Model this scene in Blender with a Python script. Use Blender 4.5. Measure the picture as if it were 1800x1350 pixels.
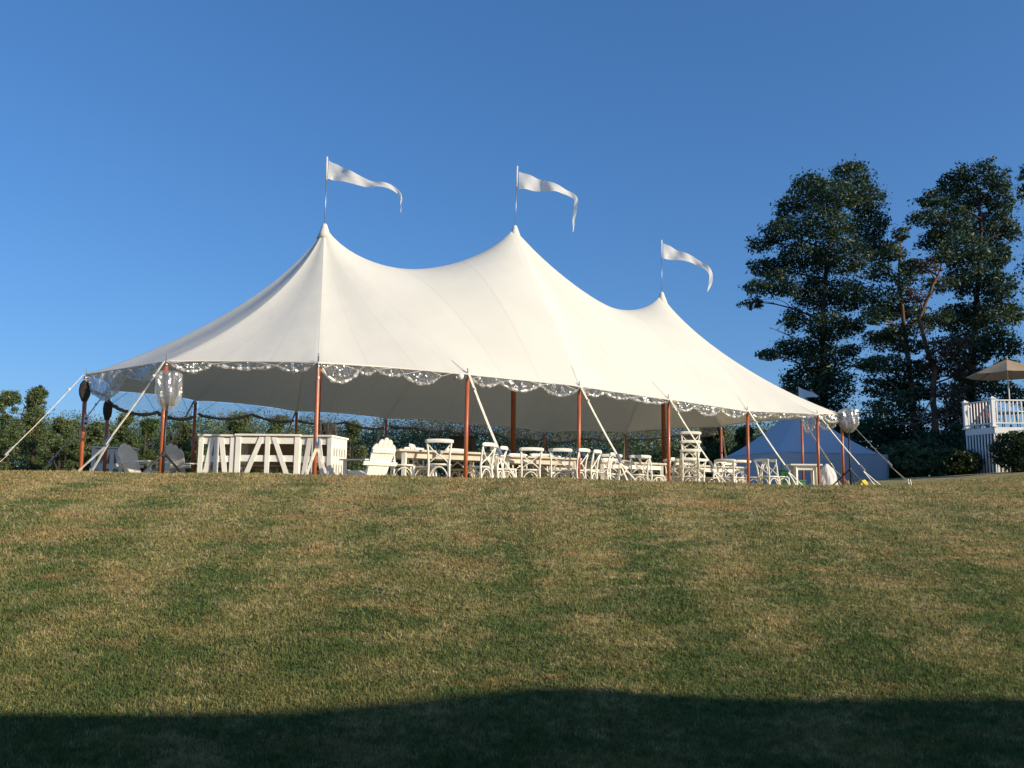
import bpy, math, random
import numpy as np
from mathutils import Vector, Matrix

for o in list(bpy.data.objects):
    bpy.data.objects.remove(o, do_unlink=True)
scene = bpy.context.scene
COL = scene.collection
R = math.radians
rng = np.random.default_rng(7)
random.seed(7)

# ------------------------------------------------------------------ camera, sky, sun, exposure
W_, H_, F_ = 1800.0, 1350.0, 1511.5
PITCH, ROLL = 0.1337, -0.0093
_cp, _sp, _cr, _sr = math.cos(PITCH), math.sin(PITCH), math.cos(ROLL), math.sin(ROLL)
_r0, _u0 = np.array([1, 0, 0.]), np.array([0, -_sp, _cp])
FWD = np.array([0, _cp, _sp])
RT = _r0 * _cr - _u0 * _sr
UPV = _r0 * _sr + _u0 * _cr
cam_d = bpy.data.cameras.new('camera')
cam = bpy.data.objects.new('camera', cam_d)
COL.objects.link(cam)
scene.camera = cam
cam_d.sensor_width = 36
cam_d.lens = F_ / W_ * 36
cam_d.clip_start, cam_d.clip_end = 0.1, 5000
cam.matrix_world = Matrix(((RT[0], UPV[0], -FWD[0], 0), (RT[1], UPV[1], -FWD[1], 0), (RT[2], UPV[2], -FWD[2], 0), (0, 0, 0, 1)))

SUN_AZ, SUN_EL = R(119), R(20)          # clockwise from +Y (the view direction)
SUN = np.array([math.sin(SUN_AZ) * math.cos(SUN_EL), math.cos(SUN_AZ) * math.cos(SUN_EL), math.sin(SUN_EL)])
world = bpy.data.worlds.new('World')
scene.world = world
world.use_nodes = True
wn = world.node_tree.nodes
bg = wn['Background']
sky = wn.new('ShaderNodeTexSky')
sky.sky_type = 'NISHITA'
sky.sun_disc = False
sky.sun_elevation = SUN_EL
sky.sun_rotation = SUN_AZ
sky.altitude = 100
sky.air_density, sky.dust_density, sky.ozone_density = 1.0, 1.0, 6.0
hs = wn.new('ShaderNodeHueSaturation')
hs.inputs['Saturation'].default_value = 1.1
gm = wn.new('ShaderNodeGamma')           # phone-camera tone and white balance of the sky
gm.inputs[1].default_value = 0.72
wb = wn.new('ShaderNodeMix')
wb.data_type, wb.blend_type = 'RGBA', 'MULTIPLY'
wb.inputs[0].default_value = 1.0
wb.inputs[7].default_value = (0.76, 0.945, 1.19, 1)
world.node_tree.links.new(sky.outputs[0], hs.inputs['Color'])
world.node_tree.links.new(hs.outputs[0], gm.inputs[0])
world.node_tree.links.new(gm.outputs[0], wb.inputs[6])
world.node_tree.links.new(wb.outputs[2], bg.inputs[0])
bg.inputs[1].default_value = 0.15
sun_d = bpy.data.lights.new('sun', 'SUN')
sun_d.energy, sun_d.angle, sun_d.color = 4.2, R(0.53), (1.0, 0.85, 0.61)
sun_o = bpy.data.objects.new('sun', sun_d)
COL.objects.link(sun_o)
sun_o.rotation_euler = Vector(SUN).to_track_quat('Z', 'Y').to_euler()
vs = scene.view_settings
vs.view_transform, vs.look, vs.gamma, vs.use_curve_mapping = 'Standard', 'None', 1.0, False
vs.exposure = 0.37


def pix(px, py, Y):
    """point at distance Y in front of the camera seen at photo pixel (px, py)"""
    d = FWD + RT * (px - W_ / 2) / F_ + UPV * (H_ / 2 - py) / F_
    return d * (Y / d[1])


# ------------------------------------------------------------------ helpers
class MB:
    def __init__(s):
        s.v, s.f = [], []

    def add(s, vs_, fs):
        n = len(s.v)
        s.v += [tuple(map(float, p)) for p in vs_]
        s.f += [tuple(i + n for i in f) for f in fs]
        return s

    def box(s, c, size, rotz=0.0, M=None):
        hx, hy, hz = size[0] / 2, size[1] / 2, size[2] / 2
        pts = [Vector((x, y, z)) for z in (-hz, hz) for x, y in ((-hx, -hy), (hx, -hy), (hx, hy), (-hx, hy))]
        m = M if M is not None else Matrix.Rotation(rotz, 3, 'Z')
        pts = [m @ p + Vector(c) for p in pts]
        return s.add(pts, [(3, 2, 1, 0), (4, 5, 6, 7), (0, 1, 5, 4), (1, 2, 6, 5), (2, 3, 7, 6), (3, 0, 4, 7)])

    def bar(s, p, q, w, t, up=(0, 0, 1)):
        """rectangular bar p->q, w across, t along 'up'"""
        p, q = Vector(p), Vector(q)
        d = q - p
        L = d.length
        d.normalize()
        u = Vector(up)
        if abs(u.dot(d)) > 0.98:
            u = Vector((0, 1, 0))
        x = d.cross(u).normalized()
        y = x.cross(d).normalized()
        M = Matrix((x, d, y)).transposed()
        return s.box((p + q) / 2, (w, L, t), M=M)

    def tube(s, pts, r, n=8, cap=True):
        pts = [Vector(p) for p in pts]
        m = len(pts)
        rs = r if hasattr(r, '__len__') else [r] * m
        vv, ff = [], []
        prev = None
        for i, p in enumerate(pts):
            d = (pts[min(i + 1, m - 1)] - pts[max(i - 1, 0)]).normalized()
            a = prev if prev is not None else (Vector((0, 0, 1)) if abs(d.z) < 0.9 else Vector((1, 0, 0)))
            x = (a - d * a.dot(d))
            if x.length < 1e-5:
                x = d.orthogonal()
            x.normalize()
            prev = x
            y = d.cross(x)
            for k in range(n):
                an = 2 * math.pi * k / n
                vv.append(p + (x * math.cos(an) + y * math.sin(an)) * rs[i])
        for i in range(m - 1):
            for k in range(n):
                a, b = i * n + k, i * n + (k + 1) % n
                ff.append((a, b, b + n, a + n))
        if cap:
            ff.append(tuple(range(n - 1, -1, -1)))
            ff.append(tuple(range((m - 1) * n, m * n)))
        return s.add(vv, ff)

    def lathe(s, prof, n=16, c=(0, 0, 0)):
        """prof: list of (r, z)"""
        vv, ff = [], []
        for r_, z in prof:
            for k in range(n):
                a = 2 * math.pi * k / n
                vv.append((c[0] + r_ * math.cos(a), c[1] + r_ * math.sin(a), c[2] + z))
        for i in range(len(prof) - 1):
            for k in range(n):
                a, b = i * n + k, i * n + (k + 1) % n
                ff.append((a, b, b + n, a + n))
        ff.append(tuple(range(n - 1, -1, -1)))
        ff.append(tuple(range((len(prof) - 1) * n, len(prof) * n)))
        return s.add(vv, ff)

    def prism(s, poly, ax, t):
        """poly: list of 3D points (planar), extruded by vector ax*t (centred)"""
        a = Vector(ax).normalized() * (t / 2)
        n = len(poly)
        vv = [Vector(p) - a for p in poly] + [Vector(p) + a for p in poly]
        ff = [tuple(range(n - 1, -1, -1)), tuple(range(n, 2 * n))]
        ff += [(i, (i + 1) % n, n + (i + 1) % n, n + i) for i in range(n)]
        return s.add(vv, ff)

    def mesh(s, name, mat, smooth=False):
        me = bpy.data.meshes.new(name)
        me.from_pydata(s.v, [], s.f)
        me.materials.append(mat)
        if smooth:
            me.shade_smooth()
        return me

    def build(s, name, mat, parent=None, smooth=False, bevel=0.0):
        o = bpy.data.objects.new(name, s.mesh(name, mat, smooth))
        COL.objects.link(o)
        if parent is not None:
            o.parent = parent
        if bevel:
            b = o.modifiers.new('bevel', 'BEVEL')
            b.width, b.segments, b.limit_method = bevel, 2, 'ANGLE'
        return o


def mesh_obj(name, me, parent=None):
    o = bpy.data.objects.new(name, me)
    COL.objects.link(o)
    if parent is not None:
        o.parent = parent
    return o


def tag(o, label=None, cat=None, group=None, kind=None):
    if label: o['label'] = label
    if cat: o['category'] = cat
    if group: o['group'] = group
    if kind: o['kind'] = kind
    return o


def thing(name, label, cat, loc=(0, 0, 0), rotz=0.0, group=None):
    o = bpy.data.objects.new(name, None)
    o.empty_display_size = 0.2
    COL.objects.link(o)
    o.location = [float(c) for c in loc]
    o.rotation_euler = (0, 0, rotz)
    return tag(o, label, cat, group)


def copy_tree(o, parent=None):
    c = o.copy()
    COL.objects.link(c)
    c.parent = parent
    for ch in list(o.children):
        copy_tree(ch, c)
    return c


def np_mesh(name, V, loops, nper, mat, smooth=False):
    """fast mesh: V (n,3), faces all with nper corners"""
    me = bpy.data.meshes.new(name)
    nf = len(loops) // nper
    me.vertices.add(len(V))
    me.vertices.foreach_set('co', np.asarray(V, np.float32).ravel())
    me.loops.add(len(loops))
    me.loops.foreach_set('vertex_index', np.asarray(loops, np.int32))
    me.polygons.add(nf)
    me.polygons.foreach_set('loop_start', np.arange(0, nf * nper, nper, dtype=np.int32))
    me.polygons.foreach_set('loop_total', np.full(nf, nper, np.int32))
    me.update(calc_edges=True)
    me.validate()
    me.materials.append(mat)
    if smooth:
        me.shade_smooth()
    return me


# ------------------------------------------------------------------ materials
def nodes_of(name):
    m = bpy.data.materials.new(name)
    m.use_nodes = True
    return m, m.node_tree.nodes, m.node_tree.links, m.node_tree.nodes['Principled BSDF']


def mat(name, c1, c2=None, scale=6.0, rough=0.6, bump=0.0, bscale=None, metal=0.0, spec=0.5, detail=5, stretch=None, coat=0.0):
    m, N, L, b = nodes_of(name)
    b.inputs['Roughness'].default_value = rough
    b.inputs['Metallic'].default_value = metal
    b.inputs['Specular IOR Level'].default_value = spec
    b.inputs['Coat Weight'].default_value = coat
    tc = N.new('ShaderNodeTexCoord')
    src = tc.outputs['Object']
    if stretch:
        mp = N.new('ShaderNodeMapping')
        mp.inputs['Scale'].default_value = stretch
        L.new(src, mp.inputs['Vector'])
        src = mp.outputs[0]
    if c2 is None:
        c2 = tuple(x * 0.8 for x in c1)
    nz = N.new('ShaderNodeTexNoise')
    nz.inputs['Scale'].default_value = scale
    nz.inputs['Detail'].default_value = detail
    L.new(src, nz.inputs['Vector'])
    rp = N.new('ShaderNodeValToRGB')
    rp.color_ramp.elements[0].position, rp.color_ramp.elements[1].position = 0.35, 0.65
    rp.color_ramp.elements[0].color = (*c1, 1)
    rp.color_ramp.elements[1].color = (*c2, 1)
    L.new(nz.outputs['Fac'], rp.inputs[0])
    L.new(rp.outputs[0], b.inputs['Base Color'])
    if bump:
        n2 = N.new('ShaderNodeTexNoise')
        n2.inputs['Scale'].default_value = bscale or scale * 4
        n2.inputs['Detail'].default_value = 4
        L.new(src, n2.inputs['Vector'])
        bp = N.new('ShaderNodeBump')
        bp.inputs['Strength'].default_value = bump
        bp.inputs['Distance'].default_value = 0.02
        L.new(n2.outputs['Fac'], bp.inputs['Height'])
        L.new(bp.outputs[0], b.inputs['Normal'])
    return m


def cloth_mat(name, c, trans, c2=None, weave=220.0, dirt=0.06):
    m, N, L, b = nodes_of(name)
    out = N['Material Output']
    N.remove(b)
    tc = N.new('ShaderNodeTexCoord')
    nz = N.new('ShaderNodeTexNoise')
    nz.inputs['Scale'].default_value = 0.9
    nz.inputs['Detail'].default_value = 6
    L.new(tc.outputs['Object'], nz.inputs['Vector'])
    rp = N.new('ShaderNodeValToRGB')
    rp.color_ramp.elements[0].position, rp.color_ramp.elements[1].position = 0.3, 0.7
    rp.color_ramp.elements[0].color = (*[x * (1 - dirt) for x in c], 1)
    rp.color_ramp.elements[1].color = (*c, 1)
    L.new(nz.outputs['Fac'], rp.inputs[0])
    n2 = N.new('ShaderNodeTexNoise')
    n2.inputs['Scale'].default_value = 2.2
    n2.inputs['Detail'].default_value = 3
    L.new(tc.outputs['Object'], n2.inputs['Vector'])
    bp = N.new('ShaderNodeBump')
    bp.inputs['Strength'].default_value = 0.25
    bp.inputs['Distance'].default_value = 0.05
    L.new(n2.outputs['Fac'], bp.inputs['Height'])
    d = N.new('ShaderNodeBsdfDiffuse')
    t = N.new('ShaderNodeBsdfTranslucent')
    L.new(rp.outputs[0], d.inputs[0])
    t.inputs[0].default_value = (*(c2 or c), 1)
    L.new(bp.outputs[0], d.inputs['Normal'])
    mx = N.new('ShaderNodeMixShader')
    mx.inputs[0].default_value = trans
    L.new(d.outputs[0], mx.inputs[1])
    L.new(t.outputs[0], mx.inputs[2])
    L.new(mx.outputs[0], out.inputs[0])
    return m


def add_panel_seams(m, per_bay=3.0):
    N, L = m.node_tree.nodes, m.node_tree.links
    d = next(n for n in N if n.type == 'BSDF_DIFFUSE')
    t = next(n for n in N if n.type == 'BSDF_TRANSLUCENT')
    src = d.inputs[0].links[0].from_socket
    uv = N.new('ShaderNodeUVMap')
    uv.uv_map = 'panel'
    sp = N.new('ShaderNodeSeparateXYZ')
    L.new(uv.outputs[0], sp.inputs[0])
    ml = N.new('ShaderNodeMath'); ml.operation = 'MULTIPLY'; ml.inputs[1].default_value = per_bay
    L.new(sp.outputs[0], ml.inputs[0])
    pp = N.new('ShaderNodeMath'); pp.operation = 'PINGPONG'; pp.inputs[1].default_value = 0.5
    L.new(ml.outputs[0], pp.inputs[0])
    mr = N.new('ShaderNodeMapRange')
    mr.inputs[1].default_value, mr.inputs[2].default_value = 0.012, 0.03
    mr.inputs[3].default_value, mr.inputs[4].default_value = 0.935, 1.0
    L.new(pp.outputs[0], mr.inputs[0])
    fl = N.new('ShaderNodeMath'); fl.operation = 'FLOOR'
    L.new(ml.outputs[0], fl.inputs[0])
    wn_ = N.new('ShaderNodeTexWhiteNoise'); wn_.noise_dimensions = '1D'
    L.new(fl.outputs[0], wn_.inputs['W'])
    m2 = N.new('ShaderNodeMapRange')
    m2.inputs[3].default_value, m2.inputs[4].default_value = 0.965, 1.0
    L.new(wn_.outputs['Value'], m2.inputs[0])
    mm = N.new('ShaderNodeMath'); mm.operation = 'MULTIPLY'
    L.new(mr.outputs[0], mm.inputs[0]); L.new(m2.outputs[0], mm.inputs[1])
    mx = N.new('ShaderNodeVectorMath'); mx.operation = 'SCALE'
    L.new(src, mx.inputs[0]); L.new(mm.outputs[0], mx.inputs['Scale'])
    L.new(mx.outputs[0], d.inputs[0])


def leaf_mat(name, c1, c2, c3=None, trans=0.25, scale=0.6):
    """foliage: colour varies by leaf clump; a little light passes through"""
    m, N, L, b = nodes_of(name)
    out = N['Material Output']
    N.remove(b)
    ge = N.new('ShaderNodeNewGeometry')
    at = N.new('ShaderNodeAttribute')
    at.attribute_name = 'tint'
    nz = N.new('ShaderNodeTexNoise')
    nz.inputs['Scale'].default_value = scale
    nz.inputs['Detail'].default_value = 3
    L.new(ge.outputs['Position'], nz.inputs['Vector'])
    ad = N.new('ShaderNodeMath')
    ad.operation = 'MULTIPLY_ADD'
    ad.inputs[1].default_value = 0.55
    L.new(at.outputs['Fac'], ad.inputs[0])
    ml = N.new('ShaderNodeMath')
    ml.operation = 'MULTIPLY'
    ml.inputs[1].default_value = 0.6
    L.new(nz.outputs['Fac'], ml.inputs[0])
    L.new(ml.outputs[0], ad.inputs[2])
    rp = N.new('ShaderNodeValToRGB')
    e = rp.color_ramp.elements
    e[0].position, e[1].position = 0.25, 0.6
    e[0].color, e[1].color = (*c1, 1), (*c2, 1)
    if c3:
        k = e.new(0.82)
        k.color = (*c3, 1)
    L.new(ad.outputs[0], rp.inputs[0])
    d = N.new('ShaderNodeBsdfDiffuse')
    t = N.new('ShaderNodeBsdfTranslucent')
    g = N.new('ShaderNodeBsdfGlossy')
    g.inputs['Roughness'].default_value = 0.45
    L.new(rp.outputs[0], d.inputs[0])
    L.new(rp.outputs[0], t.inputs[0])
    mx = N.new('ShaderNodeMixShader')
    mx.inputs[0].default_value = trans
    L.new(d.outputs[0], mx.inputs[1])
    L.new(t.outputs[0], mx.inputs[2])
    m2 = N.new('ShaderNodeMixShader')
    m2.inputs[0].default_value = 0.03
    L.new(mx.outputs[0], m2.inputs[1])
    L.new(g.outputs[0], m2.inputs[2])
    L.new(m2.outputs[0], out.inputs[0])
    return m


def vinyl_mat(name, gloss=0.3, white=0.1, rough=0.12, bump=0.5, tint=(0.93, 0.95, 0.97)):
    m, N, L, b = nodes_of(name)
    out = N['Material Output']
    N.remove(b)
    tc = N.new('ShaderNodeTexCoord')
    nz = N.new('ShaderNodeTexNoise')
    nz.inputs['Scale'].default_value = 7
    nz.inputs['Detail'].default_value = 2
    nz.inputs['Distortion'].default_value = 0.8
    L.new(tc.outputs['Object'], nz.inputs['Vector'])
    bp = N.new('ShaderNodeBump')
    bp.inputs['Strength'].default_value = bump
    bp.inputs['Distance'].default_value = 0.06
    L.new(nz.outputs['Fac'], bp.inputs['Height'])
    tr = N.new('ShaderNodeBsdfTransparent')
    tr.inputs[0].default_value = (*tint, 1)
    g = N.new('ShaderNodeBsdfGlossy')
    g.inputs['Roughness'].default_value = rough
    L.new(bp.outputs[0], g.inputs['Normal'])
    d = N.new('ShaderNodeBsdfDiffuse')
    d.inputs[0].default_value = (0.8, 0.79, 0.76, 1)
    L.new(bp.outputs[0], d.inputs['Normal'])
    m1 = N.new('ShaderNodeMixShader')
    m1.inputs[0].default_value = gloss
    L.new(tr.outputs[0], m1.inputs[1])
    L.new(g.outputs[0], m1.inputs[2])
    m2 = N.new('ShaderNodeMixShader')
    m2.inputs[0].default_value = white
    L.new(m1.outputs[0], m2.inputs[1])
    L.new(d.outputs[0], m2.inputs[2])
    L.new(m2.outputs[0], out.inputs[0])
    return m


def lawn_group():
    """colour of the lawn by place: green turf, straw-dry patches, mower tracks"""
    g = bpy.data.node_groups.new('lawn_colour', 'ShaderNodeTree')
    g.interface.new_socket('Blade', in_out='INPUT', socket_type='NodeSocketFloat')
    g.interface.new_socket('Colour', in_out='OUTPUT', socket_type='NodeSocketColor')
    N, L = g.nodes, g.links
    out = N.new('NodeGroupOutput')
    ge = N.new('ShaderNodeNewGeometry')

    def noise(sc, det, dist=0.0, rough=0.55, stretch=None):
        n = N.new('ShaderNodeTexNoise')
        n.inputs['Scale'].default_value = sc
        n.inputs['Detail'].default_value = det
        n.inputs['Distortion'].default_value = dist
        n.inputs['Roughness'].default_value = rough
        src = ge.outputs['Position']
        mp = N.new('ShaderNodeMapping')
        mp.inputs['Scale'].default_value = stretch or (1, 1, 0)
        L.new(src, mp.inputs['Vector'])
        L.new(mp.outputs[0], n.inputs['Vector'])
        return n.outputs['Fac']

    def math_(op, a, b):
        n = N.new('ShaderNodeMath')
        n.operation = op
        for i, x in enumerate((a, b)):
            if isinstance(x, (int, float)):
                n.inputs[i].default_value = x
            else:
                L.new(x, n.inputs[i])
        return n.outputs[0]
    def ramp(v, lo, hi, a=0.0, b=1.0):
        n = N.new('ShaderNodeMapRange')
        n.inputs[1].default_value, n.inputs[2].default_value = lo, hi
        n.inputs[3].default_value, n.inputs[4].default_value = a, b
        L.new(v, n.inputs[0])
        return n.outputs[0]

    def mixc(f, a, b):
        n = N.new('ShaderNodeMix')
        n.data_type = 'RGBA'
        L.new(f, n.inputs[0])
        for k_, x in ((6, a), (7, b)):
            if isinstance(x, tuple):
                n.inputs[k_].default_value = (*x, 1)
            else:
                L.new(x, n.inputs[k_])
        return n.outputs[2]
    gi = N.new('NodeGroupInput')
    blade = math_('SUBTRACT', gi.outputs[0], 0.5)
    sep = N.new('ShaderNodeSeparateXYZ')
    L.new(ge.outputs['Position'], sep.inputs[0])
    dry = ramp(sep.outputs['Y'], 5.0, 10.5, -0.035, 0.085)       # the bank is drier towards its crest
    wv = N.new('ShaderNodeTexWave')                            # mower tracks running up the bank
    wv.inputs['Scale'].default_value = 0.26
    wv.inputs['Distortion'].default_value = 0.9
    wv.inputs['Detail'].default_value = 2
    wv.inputs['Detail Scale'].default_value = 0.4
    L.new(ge.outputs['Position'], wv.inputs['Vector'])
    track = math_('MULTIPLY', math_('SUBTRACT', wv.outputs['Fac'], 0.5), 0.125)
    hue = math_('ADD', noise(1.5, 7, 0.6, 0.68, (0.75, 1.25, 0)), math_('ADD', track, dry))
    hue = math_('ADD', hue, math_('MULTIPLY', blade, 0.16))
    c = mixc(ramp(hue, 0.42, 0.58), (0.104, 0.146, 0.050), (0.212, 0.208, 0.080))
    straw = math_('ADD', noise(3.4, 8, 0.5, 0.72, (0.7, 1.3, 0)), math_('ADD', dry, math_('MULTIPLY', track, 0.45)))
    straw = math_('ADD', straw, math_('MULTIPLY', blade, 0.22))
    c = mixc(ramp(straw, 0.49, 0.71, 0.0, 0.92), c, (0.44, 0.35, 0.18))
    thatch = math_('ADD', noise(1.9, 6, 0.9, 0.65, (0.6, 1.5, 0)), math_('MULTIPLY', dry, 0.8))
    c = mixc(ramp(math_('ADD', thatch, math_('MULTIPLY', blade, 0.1)), 0.55, 0.72, 0.0, 0.8), c, (0.40, 0.26, 0.125))
    tuft = ramp(noise(15, 5, 0.3, 0.6), 0.32, 0.66, 0.80, 1.50)
    vm = N.new('ShaderNodeVectorMath')
    vm.operation = 'SCALE'
    L.new(c, vm.inputs[0])
    L.new(tuft, vm.inputs['Scale'])
    L.new(vm.outputs[0], out.inputs[0])
    return g


LG = lawn_group()


def lawn_mat(name, blades):
    m, N, L, b = nodes_of(name)
    gr = N.new('ShaderNodeGroup')
    gr.node_tree = LG
    col = gr.outputs[0]
    gr.inputs[0].default_value = 0.5
    if blades:
        at = N.new('ShaderNodeAttribute')
        at.attribute_name = 'tint'
        hv = N.new('ShaderNodeHueSaturation')
        mr = N.new('ShaderNodeMapRange')
        mr.inputs[3].default_value, mr.inputs[4].default_value = 0.82, 1.25
        L.new(at.outputs['Fac'], gr.inputs[0])
        ob = N.new('ShaderNodeMath')
        ob.operation = 'FRACT'
        o7 = N.new('ShaderNodeMath')
        o7.operation = 'MULTIPLY'
        o7.inputs[1].default_value = 37.7
        L.new(at.outputs['Fac'], o7.inputs[0])
        L.new(o7.outputs[0], ob.inputs[0])
        L.new(ob.outputs[0], mr.inputs[0])
        L.new(mr.outputs[0], hv.inputs['Value'])
        L.new(col, hv.inputs['Color'])
        d = N.new('ShaderNodeBsdfDiffuse')
        t = N.new('ShaderNodeBsdfTranslucent')
        L.new(hv.outputs[0], d.inputs[0])
        L.new(hv.outputs[0], t.inputs[0])
        mx = N.new('ShaderNodeMixShader')
        mx.inputs[0].default_value = 0.35
        L.new(d.outputs[0], mx.inputs[1])
        L.new(t.outputs[0], mx.inputs[2])
        L.new(mx.outputs[0], N['Material Output'].inputs[0])
        N.remove(b)
    else:
        L.new(col, b.inputs['Base Color'])
        b.inputs['Roughness'].default_value = 0.95
        b.inputs['Specular IOR Level'].default_value = 0.1
        nz = N.new('ShaderNodeTexNoise')
        nz.inputs['Scale'].default_value = 60
        nz.inputs['Detail'].default_value = 4
        ge = N.new('ShaderNodeNewGeometry')
        L.new(ge.outputs['Position'], nz.inputs['Vector'])
        bp = N.new('ShaderNodeBump')
        bp.inputs['Strength'].default_value = 0.8
        bp.inputs['Distance'].default_value = 0.03
        L.new(nz.outputs['Fac'], bp.inputs['Height'])
        L.new(bp.outputs[0], b.inputs['Normal'])
    return m


M_LAWN, M_BLADE = lawn_mat('lawn', False), lawn_mat('grass_blades', True)
M_SAIL = cloth_mat('sailcloth', (0.82, 0.81, 0.74), 0.20, (0.75, 0.66, 0.52))
M_SAILP = cloth_mat('sailcloth_panels', (0.82, 0.81, 0.74), 0.20, (0.75, 0.66, 0.52))
add_panel_seams(M_SAILP)
M_SEAM = cloth_mat('seam_tape', (0.76, 0.73, 0.66), 0.05)
M_FLAG = cloth_mat('pennant_cloth', (0.84, 0.84, 0.84), 0.35)
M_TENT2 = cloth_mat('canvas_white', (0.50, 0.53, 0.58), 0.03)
M_POLE = mat('varnished_pole', (0.54, 0.155, 0.060), (0.36, 0.09, 0.038), scale=3, rough=0.42, stretch=(9, 9, 0.8), coat=0.25)
M_CPOLE = mat('dark_mast', (0.34, 0.10, 0.052), (0.22, 0.062, 0.035), scale=3, rough=0.5, stretch=(9, 9, 0.8))  # centre poles, a darker red-brown than the side poles
M_WHITE = mat('white_paint', (0.88, 0.87, 0.83), (0.80, 0.785, 0.74), scale=5, rough=0.55, bump=0.1)
M_WHITE2 = mat('limewashed_wood', (0.88, 0.86, 0.79), (0.76, 0.73, 0.65), scale=9, rough=0.6, bump=0.1)
M_TABLE = mat('farm_table_wood', (0.62, 0.56, 0.46), (0.48, 0.42, 0.33), scale=4, rough=0.6, stretch=(1, 12, 1))
M_STRAP = mat('strap_webbing', (0.78, 0.74, 0.61), (0.6, 0.56, 0.46), scale=12, rough=0.8)
M_STRAPD = mat('shade_webbing', (0.56, 0.54, 0.49), (0.48, 0.46, 0.42), scale=12, rough=0.9)
M_ROPE = mat('white_cord', (0.75, 0.73, 0.68), rough=0.8)
M_STEEL = mat('galvanised_steel', (0.42, 0.42, 0.42), (0.3, 0.3, 0.31), rough=0.4, metal=0.8)
M_DARK = mat('black_steel', (0.02, 0.02, 0.022), (0.03, 0.03, 0.03), rough=0.45)
M_SPK = mat('speaker_black', (0.03, 0.028, 0.027), (0.05, 0.045, 0.04), rough=0.7, bump=0.2, bscale=90)
M_BAG = mat('dark_mesh_bag', (0.035, 0.028, 0.026), (0.06, 0.047, 0.04), scale=20, rough=0.9, bump=0.6, bscale=40)
M_VINYL = vinyl_mat('clear_vinyl', 0.26, 0.07, 0.24, 0.8)
M_VINYLB = vinyl_mat('cloudy_vinyl', 0.42, 0.30, 0.2, 1.0)
M_HEM = vinyl_mat('vinyl_hem', 0.38, 0.34, 0.38, 0.5)
M_PLASTIC = vinyl_mat('plastic_cover', 0.28, 0.13, 0.26, 0.5)
M_DARKHEM = mat('rolled_hem', (0.12, 0.11, 0.10), (0.2, 0.19, 0.17), scale=14, rough=0.4, bump=0.4)
M_PAPER = mat('paper', (0.75, 0.75, 0.75), (0.6, 0.6, 0.6), scale=40)
M_GREEN = mat('green_plastic', (0.03, 0.16, 0.07), (0.02, 0.10, 0.045), rough=0.4)
M_YELL = mat('yellow_plastic', (0.75, 0.52, 0.03), (0.6, 0.4, 0.02), rough=0.4)
M_TAN = mat('tan_board', (0.42, 0.32, 0.22), (0.28, 0.20, 0.13), scale=3)
M_BARK = mat('bark', (0.035, 0.028, 0.022), (0.065, 0.05, 0.038), scale=3, rough=0.95, bump=0.9, bscale=9, stretch=(1, 1, 0.25))
M_PINEBARK = mat('pine_bark', (0.20, 0.11, 0.065), (0.085, 0.058, 0.042), scale=2.5, rough=0.95, bump=0.9, bscale=8, stretch=(1, 1, 0.4))
M_DEAD = mat('dead_branch', (0.30, 0.26, 0.22), (0.2, 0.17, 0.14), rough=0.9)
M_UMB = cloth_mat('umbrella_cloth', (0.58, 0.44, 0.29), 0.22, (0.45, 0.28, 0.15))
M_DECK = mat('deck_white', (0.82, 0.82, 0.80), (0.74, 0.74, 0.72), scale=4, rough=0.5)
M_DECKD = mat('deck_boards', (0.16, 0.14, 0.12), (0.11, 0.1, 0.09), scale=4, rough=0.8)
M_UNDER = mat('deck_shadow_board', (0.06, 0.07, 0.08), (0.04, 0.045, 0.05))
M_SIDING = mat('house_siding', (0.62, 0.62, 0.6), (0.55, 0.55, 0.53), scale=2)
M_ROOF = mat('roof_shingle', (0.10, 0.095, 0.09), (0.16, 0.15, 0.14), scale=14)
M_NAVY = mat('navy_cushion', (0.02, 0.03, 0.10), (0.03, 0.045, 0.13), scale=6)
M_WICK = mat('brown_wicker', (0.16, 0.09, 0.055), (0.10, 0.06, 0.04), scale=30, bump=0.4)
M_RED = mat('red_cushion', (0.32, 0.05, 0.04), (0.25, 0.04, 0.03))
L_OAK = leaf_mat('leaf_dark', (0.022, 0.042, 0.024), (0.044, 0.080, 0.038), (0.070, 0.118, 0.052), 0.25)
L_PINE = leaf_mat('needle', (0.020, 0.040, 0.020), (0.045, 0.078, 0.034), (0.08, 0.12, 0.05), 0.12)
L_BROWN = leaf_mat('dead_needle', (0.05, 0.034, 0.022), (0.095, 0.060, 0.036), (0.15, 0.095, 0.055), 0.1)
L_FAR = leaf_mat('leaf_far', (0.050, 0.082, 0.034), (0.110, 0.155, 0.058), (0.19, 0.22, 0.085), 0.25, 0.35)
L_LITE = leaf_mat('leaf_light', (0.03, 0.055, 0.016), (0.075, 0.12, 0.03), (0.13, 0.16, 0.045), 0.3)
L_HEDGE = leaf_mat('leaf_hedge', (0.010, 0.020, 0.007), (0.030, 0.052, 0.015), (0.085, 0.12, 0.028), 0.2)


# ------------------------------------------------------------------ ground
YC = np.array([-80, -10, 0, 2.5, 4.5, 6.5, 8.5, 10, 11, 12.5, 15, 20, 70, 130, 900.])


def crest(X):
    return np.interp(X, [-30, -6.55, -2.5, 0, 2.18, 4, 4.8, 6.55, 10, 40], [0.33, 0.296, 0.283, 0.262, 0.239, 0.2035, 0.192, 0.22, 0.30, 0.5])


def floor_z(X, Y):
    s = X + 0.15 * np.clip(Y - 21, -6, 10)
    return np.interp(s, [-60, 0, 5, 8, 9.2, 11.2, 14, 18, 20, 25, 40, 90], [0.0, 0.12, 0.12, 0.19, 0.28, 0.54, 0.74, 1.05, 1.2, 1.5, 2.1, 2.6])


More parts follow.
